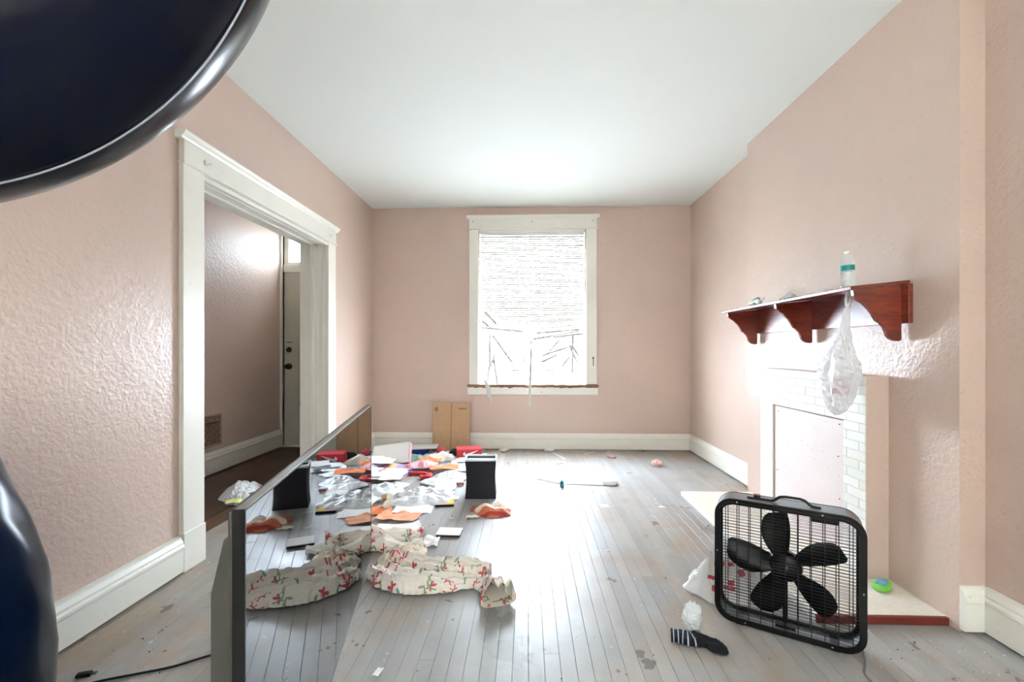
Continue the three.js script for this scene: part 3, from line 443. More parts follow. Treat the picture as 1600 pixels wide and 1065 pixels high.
{
  const t = thing('pyjama_trousers', 'crumpled white pyjama trousers with red and green print', 'trousers', [0, 0, 0]);
  obj('leg', clothTube([[-0.735, -2.24], [-0.66, -2.15], [-0.56, -2.11], [-0.44, -2.11], [-0.33, -2.14], [-0.24, -2.15], [-0.175, -2.11], [-0.145, -2.03], [-0.125, -1.965]], (u) => lerp(0.085, 0.052, u) + 0.018 * smooth(0.85, 1, u), (u) => 0.042 + 0.012 * Math.sin(u * 7) + 0.03 * smooth(0.75, 0.97, u), 3, { amp: 0.55, rings: 130, around: 48 }), pyjama, t);
  obj('leg', clothTube([[-0.72, -2.36], [-0.6, -2.29], [-0.48, -2.26], [-0.36, -2.24], [-0.26, -2.22], [-0.19, -2.19]], (u) => lerp(0.07, 0.042, u), (u) => lerp(0.05, 0.05, u), 9, { amp: 0.6, rings: 90 }), pyjama, t);
  const w = obj('waist', crushedBag(0.24, 0.27, 0.10, 31, { n: 40, freq: 7 }), pale, t); w.position.set(-0.665, 0.012, -2.37);
  const s = thing('pyjama_shirt', 'rumpled printed pyjama shirt behind the trousers', 'shirt', [0, 0, 0]);
  obj('sleeve', clothTube([[-0.97, -2.55], [-0.86, -2.52], [-0.76, -2.51], [-0.67, -2.50], [-0.60, -2.55]], () => 0.055, (u) => 0.04 + 0.01 * Math.sin(u * 6), 14, { amp: 0.55, rings: 70 }), pyjama, s);
  obj('body', clothTube([[-1.02, -2.68], [-0.9, -2.64], [-0.79, -2.62], [-0.68, -2.64], [-0.61, -2.63]], (u) => lerp(0.06, 0.045, u), () => 0.05, 19, { amp: 0.55, rings: 70 }), pyjama, s);
  const cu = obj('collar', sheet(0.14, 0.11, 33, { amp: 0.06, freq: 8 }), P.white, s); cu.position.set(-0.58, 0.0, -2.59);
}
// ------------------------------------------------------------------ larger litter
// navy bin
{
  const t = thing('storage_bin', 'dark navy square bin with a white rim, standing upright', 'bin', [-0.354, 0, -3.47], 0.04), w0 = 0.118, h = 0.285;
  const shell = []; const prof = (y) => 1 - 0.075 * Math.sin(Math.PI * y);
  const N = 12, pos = [], idx = [], cs = []; for (let k = 0; k < 4; k++) for (let i = 0; i < 6; i++) { const a = (k + i / 5) * Math.PI / 2, ox = [1, -1, -1, 1][k], oy = [1, 1, -1, -1][k]; cs.push([ox * (w0 - 0.012) + 0.012 * Math.cos(a), oy * (w0 - 0.012) * 0.72 + 0.012 * Math.sin(a)]); }
  for (let i = 0; i <= N; i++) for (const [x, z] of cs) { const k = prof(i / N); pos.push(x * k, (i / N) * h, z * k); }
  for (let i = 0; i < N; i++) for (let j = 0; j < cs.length; j++) { const a = i * cs.length + j, b = i * cs.length + (j + 1) % cs.length; idx.push(a, a + cs.length, b, b, a + cs.length, b + cs.length); }
  const g = new THREE.BufferGeometry(); g.setAttribute('position', new THREE.Float32BufferAttribute(pos, 3)); g.setIndex(idx); g.computeVertexNormals(); metreUV(g);
  obj('body', g, std({ color: 0x0b0d1c, roughness: 0.65, bumpMap: rep(wallBump, 3), bumpScale: 0.002 }), t);
  obj('base', box(-0.112, 0.112, 0.001, 0.006, -0.08, 0.08), P.black, t);
  obj('rim', [box(-0.12, 0.12, h - 0.002, h + 0.014, -0.088, -0.078, 0.003), box(-0.12, 0.12, h - 0.002, h + 0.014, 0.078, 0.088, 0.003), box(-0.12, -0.11, h - 0.002, h + 0.014, -0.078, 0.078, 0.003), box(0.11, 0.12, h - 0.002, h + 0.014, -0.078, 0.078, 0.003)], P.bluish, t);
  obj('lining', box(-0.11, 0.11, h - 0.02, h - 0.012, -0.078, 0.078), P.grey, t);
}
// cardboard leaning on the back wall
{
  const t = thing('flattened_carton', 'flattened brown cardboard carton leaning on the back wall', 'cardboard', [-0.845, 0, -4.975]);
  const kb = dataTex(256, 256, (u, v) => { const k = 1 + 0.08 * (fF(u * 6, v) - 0.5) + 0.06 * (fA(u, v) - 0.5); return [196 * k, 162 * k, 126 * k]; }, true), km = std({ map: rep(kb, 2), roughness: 0.9 });
  const a = -0.115, lean = (g) => { g.rotateX(a); return g; };
  obj('panel', lean(box(-0.212, 0.205, 0.002, 0.535, -0.008, 0, 0.002)), km, t);
  obj('back_panel', lean(box(-0.208, 0.212, 0.002, 0.528, -0.016, -0.009, 0.002)), km, t);
  obj('tape', lean(box(-0.012, 0.004, 0.01, 0.53, 0.0005, 0.0016)), std({ color: 0xa88560, roughness: 0.4 }), t);
  const prt = std({ color: 0x94714c, roughness: 0.9 });
  obj('printed_mark', lean(box(-0.19, -0.155, 0.44, 0.485, 0, 0.0006)), prt, t); obj('printed_mark', lean(box(0.075, 0.165, 0.46, 0.475, 0, 0.0006)), prt, t);
}
// shoe box with a white tick mark
{
  const t = thing('shoe_box', 'red cardboard shoe box with a white swoosh mark', 'box', [-0.60, 0.012, -4.64], 0.22, null);
  obj('carton', box(-0.125, 0.125, 0, 0.095, -0.08, 0.08, 0.003), P.red, t);
  obj('lid', box(-0.127, 0.127, 0.085, 0.1, -0.082, 0.082, 0.003), P.red, t);
  const sw = [[-0.055, 0.005], [-0.05, -0.012], [-0.035, -0.018], [-0.015, -0.012], [0.06, 0.028], [-0.012, 0.006], [-0.032, 0.001], [-0.04, 0.006], [-0.04, 0.018]].map(([x, y]) => [x * 1.25, y * 1.25]);
  const m = obj('printed_mark', extrude(sw, 0.001), P.white, t); m.position.set(0.01, 0.052, 0.0845); m.scale.setScalar(1.15);
}
// boxes, books and magazines at the far end of the heap
{
  let t = thing('gift_box_lid', 'white box lid with pink edge propped up in the litter', 'box', [-1.36, 0.075, -4.46], 0.1); t.rotation.set(0.95, 0.12, 0.27, 'YXZ');
  obj('top', box(-0.20, 0.19, -0.004, 0.004, -0.11, 0.10, 0.002), P.white, t); obj('edge', box(-0.20, 0.19, -0.045, 0.004, 0.10, 0.106, 0.002), P.pink, t); obj('edge', box(-0.20, 0.19, -0.045, 0.004, -0.116, -0.11, 0.002), P.white, t); obj('end', box(0.19, 0.196, -0.045, 0.004, -0.11, 0.10, 0.002), P.pink, t);
  const pr = canvasTex(256, 160, (c, w, h) => { const g = c.createLinearGradient(0, h, w, 0); g.addColorStop(0, '#8f7fc0'); g.addColorStop(0.3, '#e59ab4'); g.addColorStop(0.5, '#f0d08f'); g.addColorStop(0.62, '#b59fd6'); g.addColorStop(1, '#8fb0de'); c.fillStyle = g; c.fillRect(0, 0, w, h); c.fillStyle = '#5a4fa0'; c.fillRect(0, h - 14, w, 14); });
  t = thing('board_game_box', 'flat box printed in purple, pink and blue', 'box', [-1.24, 0.02, -4.12], -0.42); t.rotation.set(0.09, -0.42, 0, 'YXZ');
  obj('carton', box(-0.18, 0.18, -0.018, 0.012, -0.12, 0.12, 0.003), paper(0x6a5fae), t); const tp = obj('printed_cover', new THREE.PlaneGeometry(0.356, 0.236).rotateX(-Math.PI / 2).translate(0, 0.0128, 0), std({ map: pr, roughness: 0.4 }), t);
  t = thing('navy_box', 'navy blue flat box with a pale grey lid near the back wall', 'box', [-1.20, 0, -4.84], 0.1);
  obj('carton', box(-0.14, 0.13, 0, 0.055, -0.07, 0.07, 0.003), paper(0x1b2a72), t); const li = obj('lid', box(-0.17, 0.21, 0.0, 0.012, -0.11, 0.10, 0.003), P.grey, t); li.position.set(0.02, 0.06, -0.02); li.rotation.z = 0.03;
  t = thing('thin_book', 'thin book with black spine and yellow cover print', 'book', [-0.60, 0, -3.28], 0.14);
  obj('pages', box(-0.062, 0.062, 0.0, 0.012, -0.075, 0.073, 0.001), P.white, t); obj('spine', box(-0.066, 0.066, 0, 0.016, 0.073, 0.078, 0.001), P.black, t); obj('cover', box(-0.066, 0.066, 0.012, 0.0145, -0.077, 0.073, 0.001), P.pink, t); obj('printed_mark', box(0.005, 0.062, 0.0145, 0.0152, -0.05, 0.06), paper(0xf0d84a), t);
  t = thing('flat_white_box', 'small flat white box with dark sides on bare floor', 'box', [-0.473, 0, -2.735], -0.04);
  obj('tray', box(-0.072, 0.072, 0, 0.013, -0.052, 0.052, 0.002), paper(0x2a2024), t); obj('lid', box(-0.074, 0.074, 0.013, 0.019, -0.054, 0.054, 0.002), P.white, t);
  t = thing('red_white_packet', 'small red and white packet beside the navy bin', 'packet', [-0.555, 0, -3.72], 0.2);
  obj('wrap', box(-0.03, 0.03, 0, 0.035, -0.02, 0.02, 0.006), P.white, t); obj('printed_band', box(-0.031, 0.031, 0.008, 0.025, -0.0205, 0.0206, 0.004), P.red, t);
}
// cloth, caps and bags
const swath = (name, label, cat, geo, mat, x, z, turn = 0, y = 0, group) => { const o = obj(name, geo, mat); tag(o, label, cat, group); put(o, x, y, z, turn); return o; };
swath('cloth_bundle', 'black cloth bundle against the cardboard', 'cloth', crushedBag(0.34, 0.22, 0.13, 51, { n: 18, freq: 5, ragged: 0.1 }), P.black, -0.70, -4.83);
swath('paper_sack', 'crumpled beige paper sack left of the red shoe box', 'bag', crushedBag(0.32, 0.22, 0.12, 52), P.cream, -0.88, -4.56, 0.3);
swath('pink_ball', 'small crumpled red and pink wrapper below the cardboard', 'wrapper', crumpledBlob(0.05, 0.05, 0.045, 53, { amp: 0.3, freq: 14, seg: 20 }), paper(0xcf5563), -0.92, -4.80);
swath('green_wrapper', 'crumpled clear and green plastic wrapper', 'wrapper', crushedBag(0.28, 0.24, 0.1, 54), phys({ color: 0xa8d0b8, transmission: 0.4, thickness: 0, roughness: 0.35 }), -1.20, -4.56, 0.3);
swath('pink_cloth', 'crumpled pale pink cloth in the middle of the heap', 'cloth', crushedBag(0.3, 0.2, 0.075, 55), P.pink, -1.0, -4.2, 0.2, 0.03);
swath('red_cloth', 'small twisted red cloth beside the pink cloth', 'cloth', clothTube([[-0.13, -0.03], [-0.03, -0.03], [0.05, 0.0], [0.07, 0.07], [0.0, 0.1]], () => 0.028, () => 0.022, 56, { rings: 40, around: 16 }), P.red, -0.93, -3.98, 0, 0.004);
swath('plastic_carrier', 'large crumpled white plastic carrier in front of the papers', 'bag', crushedBag(0.5, 0.32, 0.10, 57, { n: 20 }), P.plastic, -0.77, -3.36, 0.1, 0.008);
swath('plastic_carrier', 'crumpled white plastic bag close beside the television edge', 'bag', crushedBag(0.42, 0.3, 0.08, 58, { n: 18 }), P.plastic, -1.16, -3.52, 0.5, 0.006);
swath('plastic_carrier', 'crumpled white plastic bag just left of the navy bin', 'bag', crushedBag(0.38, 0.32, 0.075, 59, { n: 18 }), P.plastic, -0.70, -3.86, 0.9, 0.010);
swath('plastic_carrier', 'crumpled white plastic bag in front of the red shoe box', 'bag', crushedBag(0.4, 0.2, 0.04, 62, { n: 18 }), P.plastic, -0.70, -4.20, 0.1, 0.008);
{
  const tub = (name, label, x, z, turn) => { const t = thing(name, label, 'cup', [x, 0.027, z], turn); t.rotation.set(1.35, turn, 0, 'YXZ'); obj('cup', new THREE.LatheGeometry([[0.001, -0.04], [0.022, -0.04], [0.027, 0.035], [0.025, 0.035], [0.0205, -0.037]].map(([a, b]) => new THREE.Vector2(a, b)), 20), paper(0xe8c99a, 0.5), t); obj('lid', new THREE.CylinderGeometry(0.029, 0.029, 0.008, 20).translate(0, 0.038, 0), P.cream, t); };
  tub('paper_cup', 'beige lidded cup lying on its side, nearer of two', -1.0, -3.17, 0.35); tub('paper_cup', 'beige lidded cup lying on its side, farther of two', -1.045, -3.32, 0.9);
}
swath('orange_paper', 'peach orange sheet beside the white paper, nearest the sleeve', 'paper', sheet(0.30, 0.16, 61, { amp: 0.03, freq: 5, ragged: 0.12 }), P.peach, -0.86, -2.98, -0.1, 0.002);
swath('orange_paper', 'torn orange sheet lying under the beige cups', 'paper', sheet(0.20, 0.14, 63, { amp: 0.04, freq: 5, ragged: 0.15 }), P.orange, -1.03, -3.08, 0.4, 0.001);
swath('orange_paper', 'orange folded envelope left of the navy bin', 'envelope', sheet(0.26, 0.15, 64, { amp: 0.03, freq: 4 }), P.orange, -0.76, -4.11, 0.15, 0.04);
swath('orange_paper', 'small orange brown wrapper behind the pink cloth', 'wrapper', sheet(0.20, 0.14, 65, { amp: 0.04, freq: 5 }), P.orange, -0.95, -4.40, -0.2, 0.03);
swath('white_sheet', 'creased white sheet just behind the pyjama top', 'paper', sheet(0.26, 0.16, 66, { amp: 0.03, freq: 4, curl: 0.012 }), P.white, -0.80, -2.80, 0.35, 0.001);
swath('snack_bag', 'torn orange and white paper snack bag before the navy bin', 'bag', crushedBag(0.27, 0.2, 0.085, 67), std({ map: canvasTex(128, 128, (c) => { c.fillStyle = '#cb6f4c'; c.fillRect(0, 0, 128, 128); c.fillStyle = '#f0d9c4'; c.beginPath(); c.ellipse(64, 70, 46, 30, 0.3, 0, 6.3); c.fill(); c.fillStyle = '#b03b30'; c.fillRect(0, 0, 128, 16); }), roughness: 0.7 }), -0.245, -3.11, 0.1);
{ const s = scene.children.at(-1), uv = s.geometry.attributes.uv; for (let i = 0; i < uv.count; i++) uv.setXY(i, uv.getX(i) * 3 + 0.5, uv.getY(i) * 5 + 0.5); }
swath('paper_scrap', 'yellowish torn scrap beside the orange snack bag', 'scrap', sheet(0.11, 0.06, 68, { amp: 0.03, freq: 12, ragged: 0.3 }), paper(0xe6dcbc), -0.36, -3.01, 0.2);
swath('paper_scrap', 'tiny white folded scrap between book and snack bag', 'scrap', sheet(0.035, 0.02, 69, { amp: 0.02, freq: 20 }), P.white, -0.50, -2.97, -0.4);
swath('paper_scrap', 'white ragged scrap alone on the floor before the white blanket', 'scrap', sheet(0.07, 0.06, 70, { amp: 0.006, freq: 12, ragged: 0.35 }), P.white, 0.56, -3.26, 0.2);
swath('paper_scrap', 'small white flake on the floor left of the fan', 'scrap', sheet(0.045, 0.035, 71, { amp: 0.01, freq: 12, ragged: 0.4 }), P.white, 0.97, -3.25, 0.2);
swath('black_scrap', 'small curled black scrap by the hearth edge', 'scrap', sheet(0.05, 0.015, 72, { amp: 0.02, freq: 16, curl: 0.012 }), P.black, 1.13, -2.88, -0.2);
swath('paper_scrap', 'white torn scrap at the foot of the television', 'scrap', sheet(0.025, 0.05, 73, { amp: 0.02, freq: 16, ragged: 0.3 }), P.white, -0.52, -1.55, -0.2);
swath('pink_scrap', 'crumpled pink tissue in the far right corner', 'tissue', crumpledBlob(0.05, 0.035, 0.04, 74, { amp: 0.5, freq: 16, seg: 24 }), paper(0xe9c0b8), 1.265, -4.4);
swath('pink_scrap', 'small red and pink scraps on the floor near the back wall', 'scrap', crumpledBlob(0.05, 0.015, 0.03, 75, { amp: 0.5, freq: 20, seg: 20 }), paper(0xcfa09a), 0.89, -4.72);
swath('paper_scrap', 'white crumpled tissue by the baseboard under the window', 'tissue', crumpledBlob(0.055, 0.02, 0.03, 76, { amp: 0.5, freq: 16, seg: 20 }), P.white, 0.25, -4.99);
swath('paper_scrap', 'crumbled white tissue right of the shoe box by the baseboard', 'tissue', crumpledBlob(0.05, 0.022, 0.03, 77, { amp: 0.5, freq: 16, seg: 20 }), P.cream, -0.25, -4.95);
// loose papers in the heap: nothing tells them apart
{
  const r = rng(321), mats = [P.white, P.white, P.white, P.bluish, P.grey, P.cream], geos = []; for (let i = 0; i < 9; i++) geos.push(sheet(0.16 + 0.1 * r(), 0.12 + 0.1 * r(), 400 + i, { amp: 0.008 + 0.02 * r() * r(), freq: 3 + 3 * r(), nx: 9, nz: 7, curl: 0.006 * (r() - 0.3), ragged: 0.05 * r() }));
  // keep the sheets clear of the bigger litter where possible, and let each lie on the sheets under it
  const big = scene.children.filter((o) => /plastic_carrier|paper_sack|green_wrapper|pink_cloth|red_cloth|board_game|gift_box|navy_box|shoe_box|cloth_bundle|thin_book|orange_paper|paper_cup|storage_bin/.test(o.name)).map((o) => new THREE.Box3().setFromObject(o)), laid = [];
  const inter = (A, B, k) => { const w = Math.min(A.max.x, B.max.x) - Math.max(A.min.x, B.min.x), d = Math.min(A.max.z, B.max.z) - Math.max(A.min.z, B.min.z); return w > 0 && d > 0 ? w * d : 0; };
  for (let i = 0; i < 62; i++) {
    const o = obj('loose_paper', geos[Math.floor(r() * 9)], mats[Math.floor(r() * mats.length)]); tag(o, 'loose crumpled pale sheet of paper in the floor litter heap', 'paper', 'loose papers in the litter heap');
    let best = null, bx = null;
    for (let k = 0; k < 60; k++) {
      const z = lerp(-4.78, -3.12, r()), x = lerp(-1.52, -0.5, r()), turn = r() * 6.28; if ((x < -1.28 && z > -3.5) || (x > -0.62 && z > -3.9) || (x > -0.75 && z > -3.3)) continue;
      put(o, x, 0, z, turn); o.updateMatrixWorld(true); const B = new THREE.Box3().setFromObject(o), hit = big.reduce((t, q) => t + inter(B, q), 0), over = laid.reduce((t, q) => t + inter(B, q), 0), c = hit * 6 + over;
      if (!best || c < best[0]) { best = [c, x, z, turn]; bx = B; }
    }
    let y = 0.001; const w = bx.max.x - bx.min.x, d = bx.max.z - bx.min.z; for (const q of laid) if (inter(bx, q) > 0.12 * w * d) y = Math.max(y, q.max.y);
    y = Math.min(y, 0.06); put(o, best[1], y, best[2], best[3]); o.updateMatrixWorld(true); laid.push(new THREE.Box3().setFromObject(o));
  }
}
// fallen blind slats by the back wall
{
  const g0 = box(-0.5, 0.5, 0, 0.0012, -0.0125, 0.0125), labels = ['loose white blind slat pointing away from the back wall', 'long loose white blind slat lying along the back wall', 'short loose white blind slat behind the white blanket', 'short loose white blind slat farthest right by the back wall'];
  [[0.285, -4.94, 0.40, -4.63], [0.33, -5.02, 0.66, -5.0], [0.62, -4.88, 0.75, -4.98], [0.87, -4.95, 0.94, -5.03]].forEach(([x0, z0, x1, z1], i) => { const o = obj('plastic_strip', g0, M2.slat); tag(o, labels[i], 'slat', 'fallen blind slats'); o.scale.x = Math.hypot(x1 - x0, z1 - z0); put(o, (x0 + x1) / 2, 0.0005, (z0 + z1) / 2, -Math.atan2(z1 - z0, x1 - x0)); });
}
// white blanket
{
  const t = thing('white_blanket', 'bunched white blanket lying flat on the floor', 'blanket', [0.42, 0, -4.03], -0.30);
  const wm = std({ color: 0xf2f2f0, roughness: 0.95 });
  obj('spread', crushedBag(0.68, 0.5, 0.085, 81, { n: 44, freq: 4, ragged: 0.12 }), wm, t);
  obj('rolled_end', clothTube([[0.20, -0.12], [0.27, 0.02], [0.33, 0.14], [0.36, 0.2]], (u) => 0.075 * Math.sqrt(Math.max(0.05, 1 - (2 * u - 1) ** 4)), (u) => 0.042 * Math.sqrt(Math.max(0.05, 1 - (2 * u - 1) ** 4)), 82, { amp: 0.1, freq: 8, rings: 30 }), wm, t);
}
{ const t = thing('small_teal_bottle', 'tiny teal bottle standing in front of the white blanket', 'bottle', [0.29, 0, -3.70]); const tm = phys({ color: 0x2f8f92, roughness: 0.3 }); obj('body', new THREE.LatheGeometry([[0.001, 0], [0.015, 0], [0.016, 0.004], [0.016, 0.04], [0.009, 0.048], [0.008, 0.052]].map((p) => new THREE.Vector2(...p)), 18), tm, t); obj('cap', new THREE.CylinderGeometry(0.009, 0.009, 0.012, 14).translate(0, 0.058, 0), P.bluish, t); }
// knitted glove, clear wrapper
{
  const stripe = canvasTex(128, 128, (c) => { c.fillStyle = '#0d0f18'; c.fillRect(0, 0, 128, 128); c.fillStyle = '#aab4c4'; for (let i = 0; i < 6; i++) c.fillRect(8 + i * 20, 0, 5, 128); });
  const t = thing('knitted_sock', 'black knitted sock with pale stripes left of the fan', 'sock', [0, 0, 0]), km = std({ color: 0x0e1018, roughness: 0.9 }), st = std({ map: rep(stripe, 9), roughness: 0.9 });
  obj('ribbed_cuff', clothTube([[0.565, -1.775], [0.60, -1.765], [0.63, -1.755], [0.655, -1.755]], (u) => 0.036, () => 0.022, 91, { amp: 0.15, freq: 20, rings: 36 }), st, t);
  obj('foot', clothTube([[0.645, -1.77], [0.68, -1.745], [0.705, -1.725], [0.735, -1.695], [0.745, -1.685]], (u) => 0.034 * Math.sqrt(Math.max(0.1, 1 - u ** 6)), (u) => 0.020 * Math.sqrt(Math.max(0.1, 1 - u ** 6)), 92, { amp: 0.22, freq: 22, rings: 36 }), km, t);
  swath('clear_cup', 'crushed clear plastic cup standing behind the black sock', 'cup', crumpledBlob(0.034, 0.056, 0.032, 93, { amp: 0.5, freq: 26, seg: 18, sit: 0.92 }), phys({ color: 0xf1f5f7, transmission: 0.35, thickness: 0, roughness: 0.3 }), 0.668, -1.835);
}
// bag behind the fan, packet on the hearth, things on and under the mantel
{
  const bagTex = canvasTex(256, 256, (c) => { c.fillStyle = '#f1f0ee'; c.fillRect(0, 0, 256, 256); c.fillStyle = '#d24a55'; const r = rng(5); for (let i = 0; i < 16; i++) c.fillRect(60 + r() * 120, 70 + r() * 110, 10 + r() * 26, 8 + r() * 14); });
  const o = swath('printed_carrier', 'white plastic carrier with red print behind the fan', 'bag', crushedBag(0.36, 0.26, 0.26, 95, { n: 28, freq: 6 }), phys({ map: bagTex, roughness: 0.5, transmission: 0.2, thickness: 0 }), 0.94, -2.13, -0.5);
  const p = o.geometry.attributes.position, uv = o.geometry.attributes.uv; for (let i = 0; i < p.count; i++) uv.setXY(i, p.getX(i) * 3 + 0.5, p.getY(i) * 4 + 0.1);
  const t = thing('wipes_packet', 'bright green and blue packet lying on the hearth', 'packet', [1.645, 0.030, -2.13], 0.75);
  obj('wrap', crumpledBlob(0.075, 0.016, 0.036, 96, { amp: 0.14, freq: 12, seg: 30, sit: 0.7 }), paper(0x7fcf4e, 0.4), t); const l = obj('label_patch', box(-0.035, 0.03, 0.02, 0.029, -0.02, 0.018, 0.004), paper(0x6fa9d8, 0.4), t); 
}
{
  const y0 = 1.4335, pet = phys({ color: 0xf3fafa, transmission: 0.85, thickness: 0, roughness: 0.08 });
  const t = thing('water_bottle', 'clear plastic water bottle standing on the mantel shelf', 'bottle', [1.60, y0, -2.29]);
  obj('body', new THREE.LatheGeometry([[0.001, 0.002], [0.026, 0], [0.0305, 0.008], [0.0305, 0.03], [0.0285, 0.036], [0.0305, 0.042], [0.0305, 0.06], [0.0285, 0.066], [0.0305, 0.072], [0.031, 0.085], [0.0295, 0.09], [0.0295, 0.115], [0.031, 0.12], [0.028, 0.138], [0.018, 0.158], [0.0125, 0.166], [0.0125, 0.172]].map((p) => new THREE.Vector2(...p)), 28), pet, t);
  obj('label', new THREE.CylinderGeometry(0.0303, 0.0303, 0.025, 28, 1, true, -1.9, 3.2).translate(0, 0.1025, 0), paper(0x1f9a98, 0.4), t);
  obj('label', new THREE.CylinderGeometry(0.0302, 0.0302, 0.025, 28, 1, true, 1.3, 3.08).translate(0, 0.1025, 0), paper(0xe9f3f2, 0.4), t);
  obj('cap', new THREE.CylinderGeometry(0.0145, 0.0145, 0.014, 20).translate(0, 0.179, 0), P.white, t);
  const b = thing('fallen_bottle', 'clear plastic bottle lying at the far end of the mantel shelf', 'bottle', [1.60, 1.4345 + 0.031, -3.17]); b.rotation.set(Math.PI / 2 - 0.1, 0, 0);
  obj('body', new THREE.LatheGeometry([[0.001, -0.08], [0.022, -0.08], [0.025, -0.07], [0.025, 0.03], [0.012, 0.065], [0.011, 0.075]].map((p) => new THREE.Vector2(...p)), 22), pet, b); obj('label', new THREE.CylinderGeometry(0.0256, 0.0256, 0.03, 22, 1, true), paper(0x6fae8c, 0.4), b); obj('cap', new THREE.CylinderGeometry(0.013, 0.013, 0.014, 16).translate(0, 0.08, 0), P.white, b);
  const w = swath('clear_wrapper', 'crumpled clear wrapper in the middle of the mantel shelf', 'wrapper', crushedBag(0.08, 0.15, 0.05, 97, { n: 14, freq: 16 }), P.clear, 1.60, -2.78, 0, 1.437);
}
// plastic bag hanging from the mantel
{
  const seg = 30, rings = 34, jr = rng(1234), pos = [], idx = [], uv = [], f = foldField(101, 9, 11), f2 = foldField(102, 5, 20);
  const prof = [[0, 0.010, 0.012], [0.12, 0.016, 0.024], [0.3, 0.028, 0.045], [0.45, 0.042, 0.07], [0.52, 0.055, 0.115], [0.60, 0.062, 0.128], [0.72, 0.06, 0.105], [0.86, 0.05, 0.07], [0.95, 0.038, 0.045], [1, 0.006, 0.01]];
  const at = (t, k) => { for (let i = 0; i + 1 < prof.length; i++) if (t <= prof[i + 1][0]) { const u = (t - prof[i][0]) / (prof[i + 1][0] - prof[i][0]); return lerp(prof[i][k], prof[i + 1][k], u * u * (3 - 2 * u)); } return prof.at(-1)[k]; };
  for (let i = 0; i <= rings; i++) { const t = i / rings, y = 0.52 * (1 - t); for (let j = 0; j <= seg; j++) { const a = j / seg * 6.2832, ca = Math.cos(a), sa = Math.sin(a), k = 1 + 0.55 * f(ca * 0.09, y * 0.35, sa * 0.12) + 0.3 * f2(ca * 0.09, y * 0.9, sa * 0.12) + 0.10 * Math.sin(a * 9 + t * 4) * (1 - t); const jt = j === seg || j === 0 || t < 0.25 ? 0 : 0.012 * (jr() - 0.5); pos.push(at(t, 1) * ca * k + jt, y + jt * 0.6, at(t, 2) * sa * k - 0.07 * t * t - 0.03 * Math.sin(t * 3) - jt); uv.push(j / seg, t); } }
  for (let i = 0; i < rings; i++) for (let j = 0; j < seg; j++) { const a = i * (seg + 1) + j, b = a + seg + 1; idx.push(a, b, a + 1, b, b + 1, a + 1); }
  const g = new THREE.BufferGeometry(); g.setAttribute('position', new THREE.Float32BufferAttribute(pos, 3)); g.setAttribute('uv', new THREE.Float32BufferAttribute(uv, 2)); g.setIndex(idx);
  const t = thing('hanging_bag', 'white plastic carrier bag hanging from the mantel shelf', 'bag', [1.535, 0.808, -2.20]);
  obj('sack', facet(g), phys({ color: 0xf8f8f9, transmission: 0.4, thickness: 0, roughness: 0.5 }), t);
  obj('handle_loop', new THREE.TubeGeometry(new THREE.CatmullRomCurve3([[0, 0.515, 0], [0.004, 0.56, 0.02], [0, 0.602, 0.012], [-0.004, 0.56, 0.0], [0, 0.515, 0.002]].map((p) => new THREE.Vector3(...p))), 24, 0.006, 6), P.plastic, t);
  obj('contents', crumpledBlob(0.035, 0.05, 0.05, 104, { amp: 0.3, freq: 14, seg: 24 }).translate(0, 0.1, -0.055), P.pink, t);
}
// bag of rubbish in the hallway
{
  const t = thing('spilled_carrier', 'spilled white plastic carrier on the dark hall floor', 'bag', [-2.23, 0, -3.42], 0.35);
  obj('sack', crushedBag(0.26, 0.5, 0.15, 111, { n: 28 }), P.plastic, t);
  const a = obj('yellow_wrapper', sheet(0.10, 0.13, 112, { amp: 0.03, freq: 9 }), paper(0xdfe08a), t); put(a, 0.02, 0.03, 0.27, 0.3); const b = obj('brown_wrapper', crumpledBlob(0.05, 0.03, 0.06, 113, { amp: 0.5, freq: 16, seg: 26 }), paper(0x8a5f52, 0.5), t); put(b, 0.12, 0.0, 0.15);
}
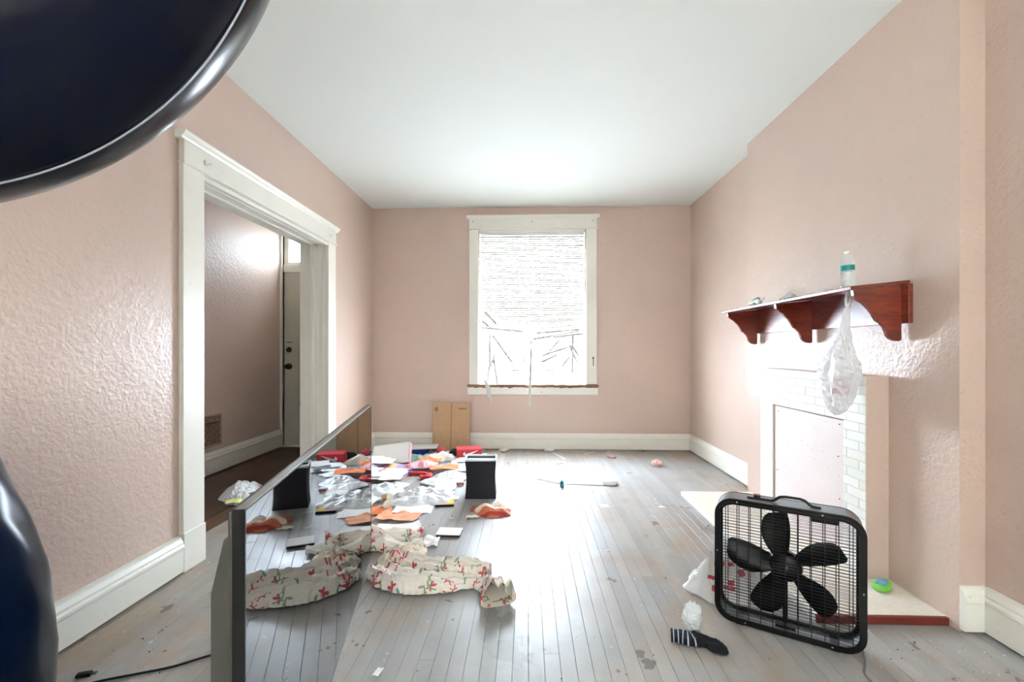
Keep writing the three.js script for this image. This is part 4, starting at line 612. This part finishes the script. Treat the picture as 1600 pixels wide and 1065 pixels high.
// cords and crumbs
{
  const c = new THREE.CatmullRomCurve3([[-0.86, -1.62], [-1.0, -1.66], [-1.15, -1.62], [-1.26, -1.55], [-1.36, -1.51], [-1.46, -1.47], [-1.56, -1.40], [-1.6, -1.3]].map(([x, z]) => new THREE.Vector3(x, 0.0045, z)));
  tag(obj('power_cord', new THREE.TubeGeometry(c, 80, 0.004, 7), P.black), 'thin black power cord running left behind the television', 'cord');
  const pl = thing('cord_plug', 'small black plug on the floor by the left baseboard', 'plug', [-1.53, 0, -1.50], 0.3); obj('body', box(-0.022, 0.022, 0, 0.014, -0.01, 0.01, 0.004), P.black, pl); for (const z of [-0.005, 0.005]) obj('prong', box(0.022, 0.036, 0.005, 0.008, z - 0.001, z + 0.001), M2.metal, pl);
  const r = rng(900), cg = new THREE.TetrahedronGeometry(0.004), crumbs = new THREE.InstancedMesh(cg, std({ color: 0xffffff, roughness: 0.9 }), 620), m = new THREE.Matrix4(), col = new THREE.Color(); crumbs.name = 'floor_crumbs'; crumbs.userData = { kind: 'stuff', label: 'scattered pale and dark crumbs over the floor', category: 'crumbs' };
  for (let i = 0; i < 620; i++) {
    let x, z; const k = r(); if (k < 0.3) { x = lerp(-1.66, -0.95, r()); z = lerp(-2.6, -1.2, r()); } else if (k < 0.6) { x = lerp(1.2, 1.78, r()); z = lerp(-1.85, -1.2, r()); } else { x = lerp(-1.5, 1.75, r()); z = lerp(-4.95, -1.3, r()); if (x > 1.17 && z > -3.55) x -= 1.2; if (Math.abs(x + 0.7) < 0.2 && z > -2.5) x += 0.6; }
    const s = 0.35 + 0.9 * r() * r(); m.compose(new THREE.Vector3(x, 0.002 * s, z), new THREE.Quaternion().setFromEuler(new THREE.Euler(r() * 6, r() * 6, r() * 6)), new THREE.Vector3(s, s * 0.6, s * (1 + r()))); crumbs.setMatrixAt(i, m); crumbs.setColorAt(i, r() < 0.6 ? col.setRGB(0.8, 0.79, 0.74) : col.setRGB(0.09, 0.06, 0.05));
  }
  scene.add(shade(crumbs));
}
// ------------------------------------------------------------------ glossy navy bags close to the viewer
{
  const vinyl = phys({ color: 0x020617, roughness: 0.24, specularIntensity: 0.5 }), seam = phys({ color: 0x8d9096, roughness: 0.35 });
  const vin2 = phys({ color: 0x06182e, roughness: 0.28, specularIntensity: 0.7 });
  const C0 = new THREE.Vector3(-0.693, 1.742, -0.46), R = new THREE.Vector3(0.457, 0.459, 0.2);
  const t = thing('hanging_sack', 'big round glossy blue black sack hanging at the upper left', 'sack', [C0.x, C0.y - 0.46, C0.z]);
  const skin = (n, lift = 1) => { const f = 1 + 0.012 * Math.sin(5 * Math.atan2(n.z, n.x) + 3 * n.y) * (1 - n.y * n.y), up = n.y > 0.35 ? 1 - 0.85 * smooth(0.35, 1, n.y) : 1; return new THREE.Vector3(n.x * R.x * f * up * lift, 0.46 + n.y * R.y * lift + (n.y > 0.35 ? 0.32 * smooth(0.35, 1, n.y) : 0), n.z * R.z * f * up * lift); };
  const g = new THREE.SphereGeometry(1, 80, 56), p = g.attributes.position;
  for (let i = 0; i < p.count; i++) { const q = skin(new THREE.Vector3().fromBufferAttribute(p, i)); p.setXYZ(i, q.x, q.y, q.z); }
  g.computeVertexNormals(); obj('sack', g, vinyl, t);
  // welded seam: a ring round the front of the sack, low and to the right
  const ax = new THREE.Vector3(0.56, -0.49, 0.85).normalize(), e1 = new THREE.Vector3().crossVectors(ax, new THREE.Vector3(0, 1, 0)).normalize(), e2 = new THREE.Vector3().crossVectors(ax, e1), arc = (th, a0, a1) => { const o = []; for (let i = 0; i <= 40; i++) { const a = lerp(a0, a1, i / 40); o.push(skin(ax.clone().multiplyScalar(Math.cos(th)).addScaledVector(e1, Math.sin(th) * Math.cos(a)).addScaledVector(e2, Math.sin(th) * Math.sin(a)).normalize(), 1.004)); } return new THREE.CatmullRomCurve3(o); };
  obj('seam', new THREE.TubeGeometry(arc(0.93, -3.1, 3.1), 160, 0.0011, 6), seam, t);
  obj('tie', new THREE.CylinderGeometry(0.022, 0.05, 0.26, 14).translate(0, 1.33, 0), vinyl, t);
  const b = thing('standing_sack', 'tall glossy dark blue sack standing on the floor, lower left', 'sack', [-1.425, 0, -0.98], 0.2);
  const sk = crumpledBlob(0.31, 0.54, 0.25, 205, { amp: 0.05, freq: 3, n: 5, seg: 64, sit: 0.86, taper: 0.32, soft: true }); obj('sack', sk, vin2, b);
  obj('tie', new THREE.CylinderGeometry(0.05, 0.03, 0.08, 12).translate(0, 1.045, 0), vin2, b);
}
renderer.render(scene, camera);
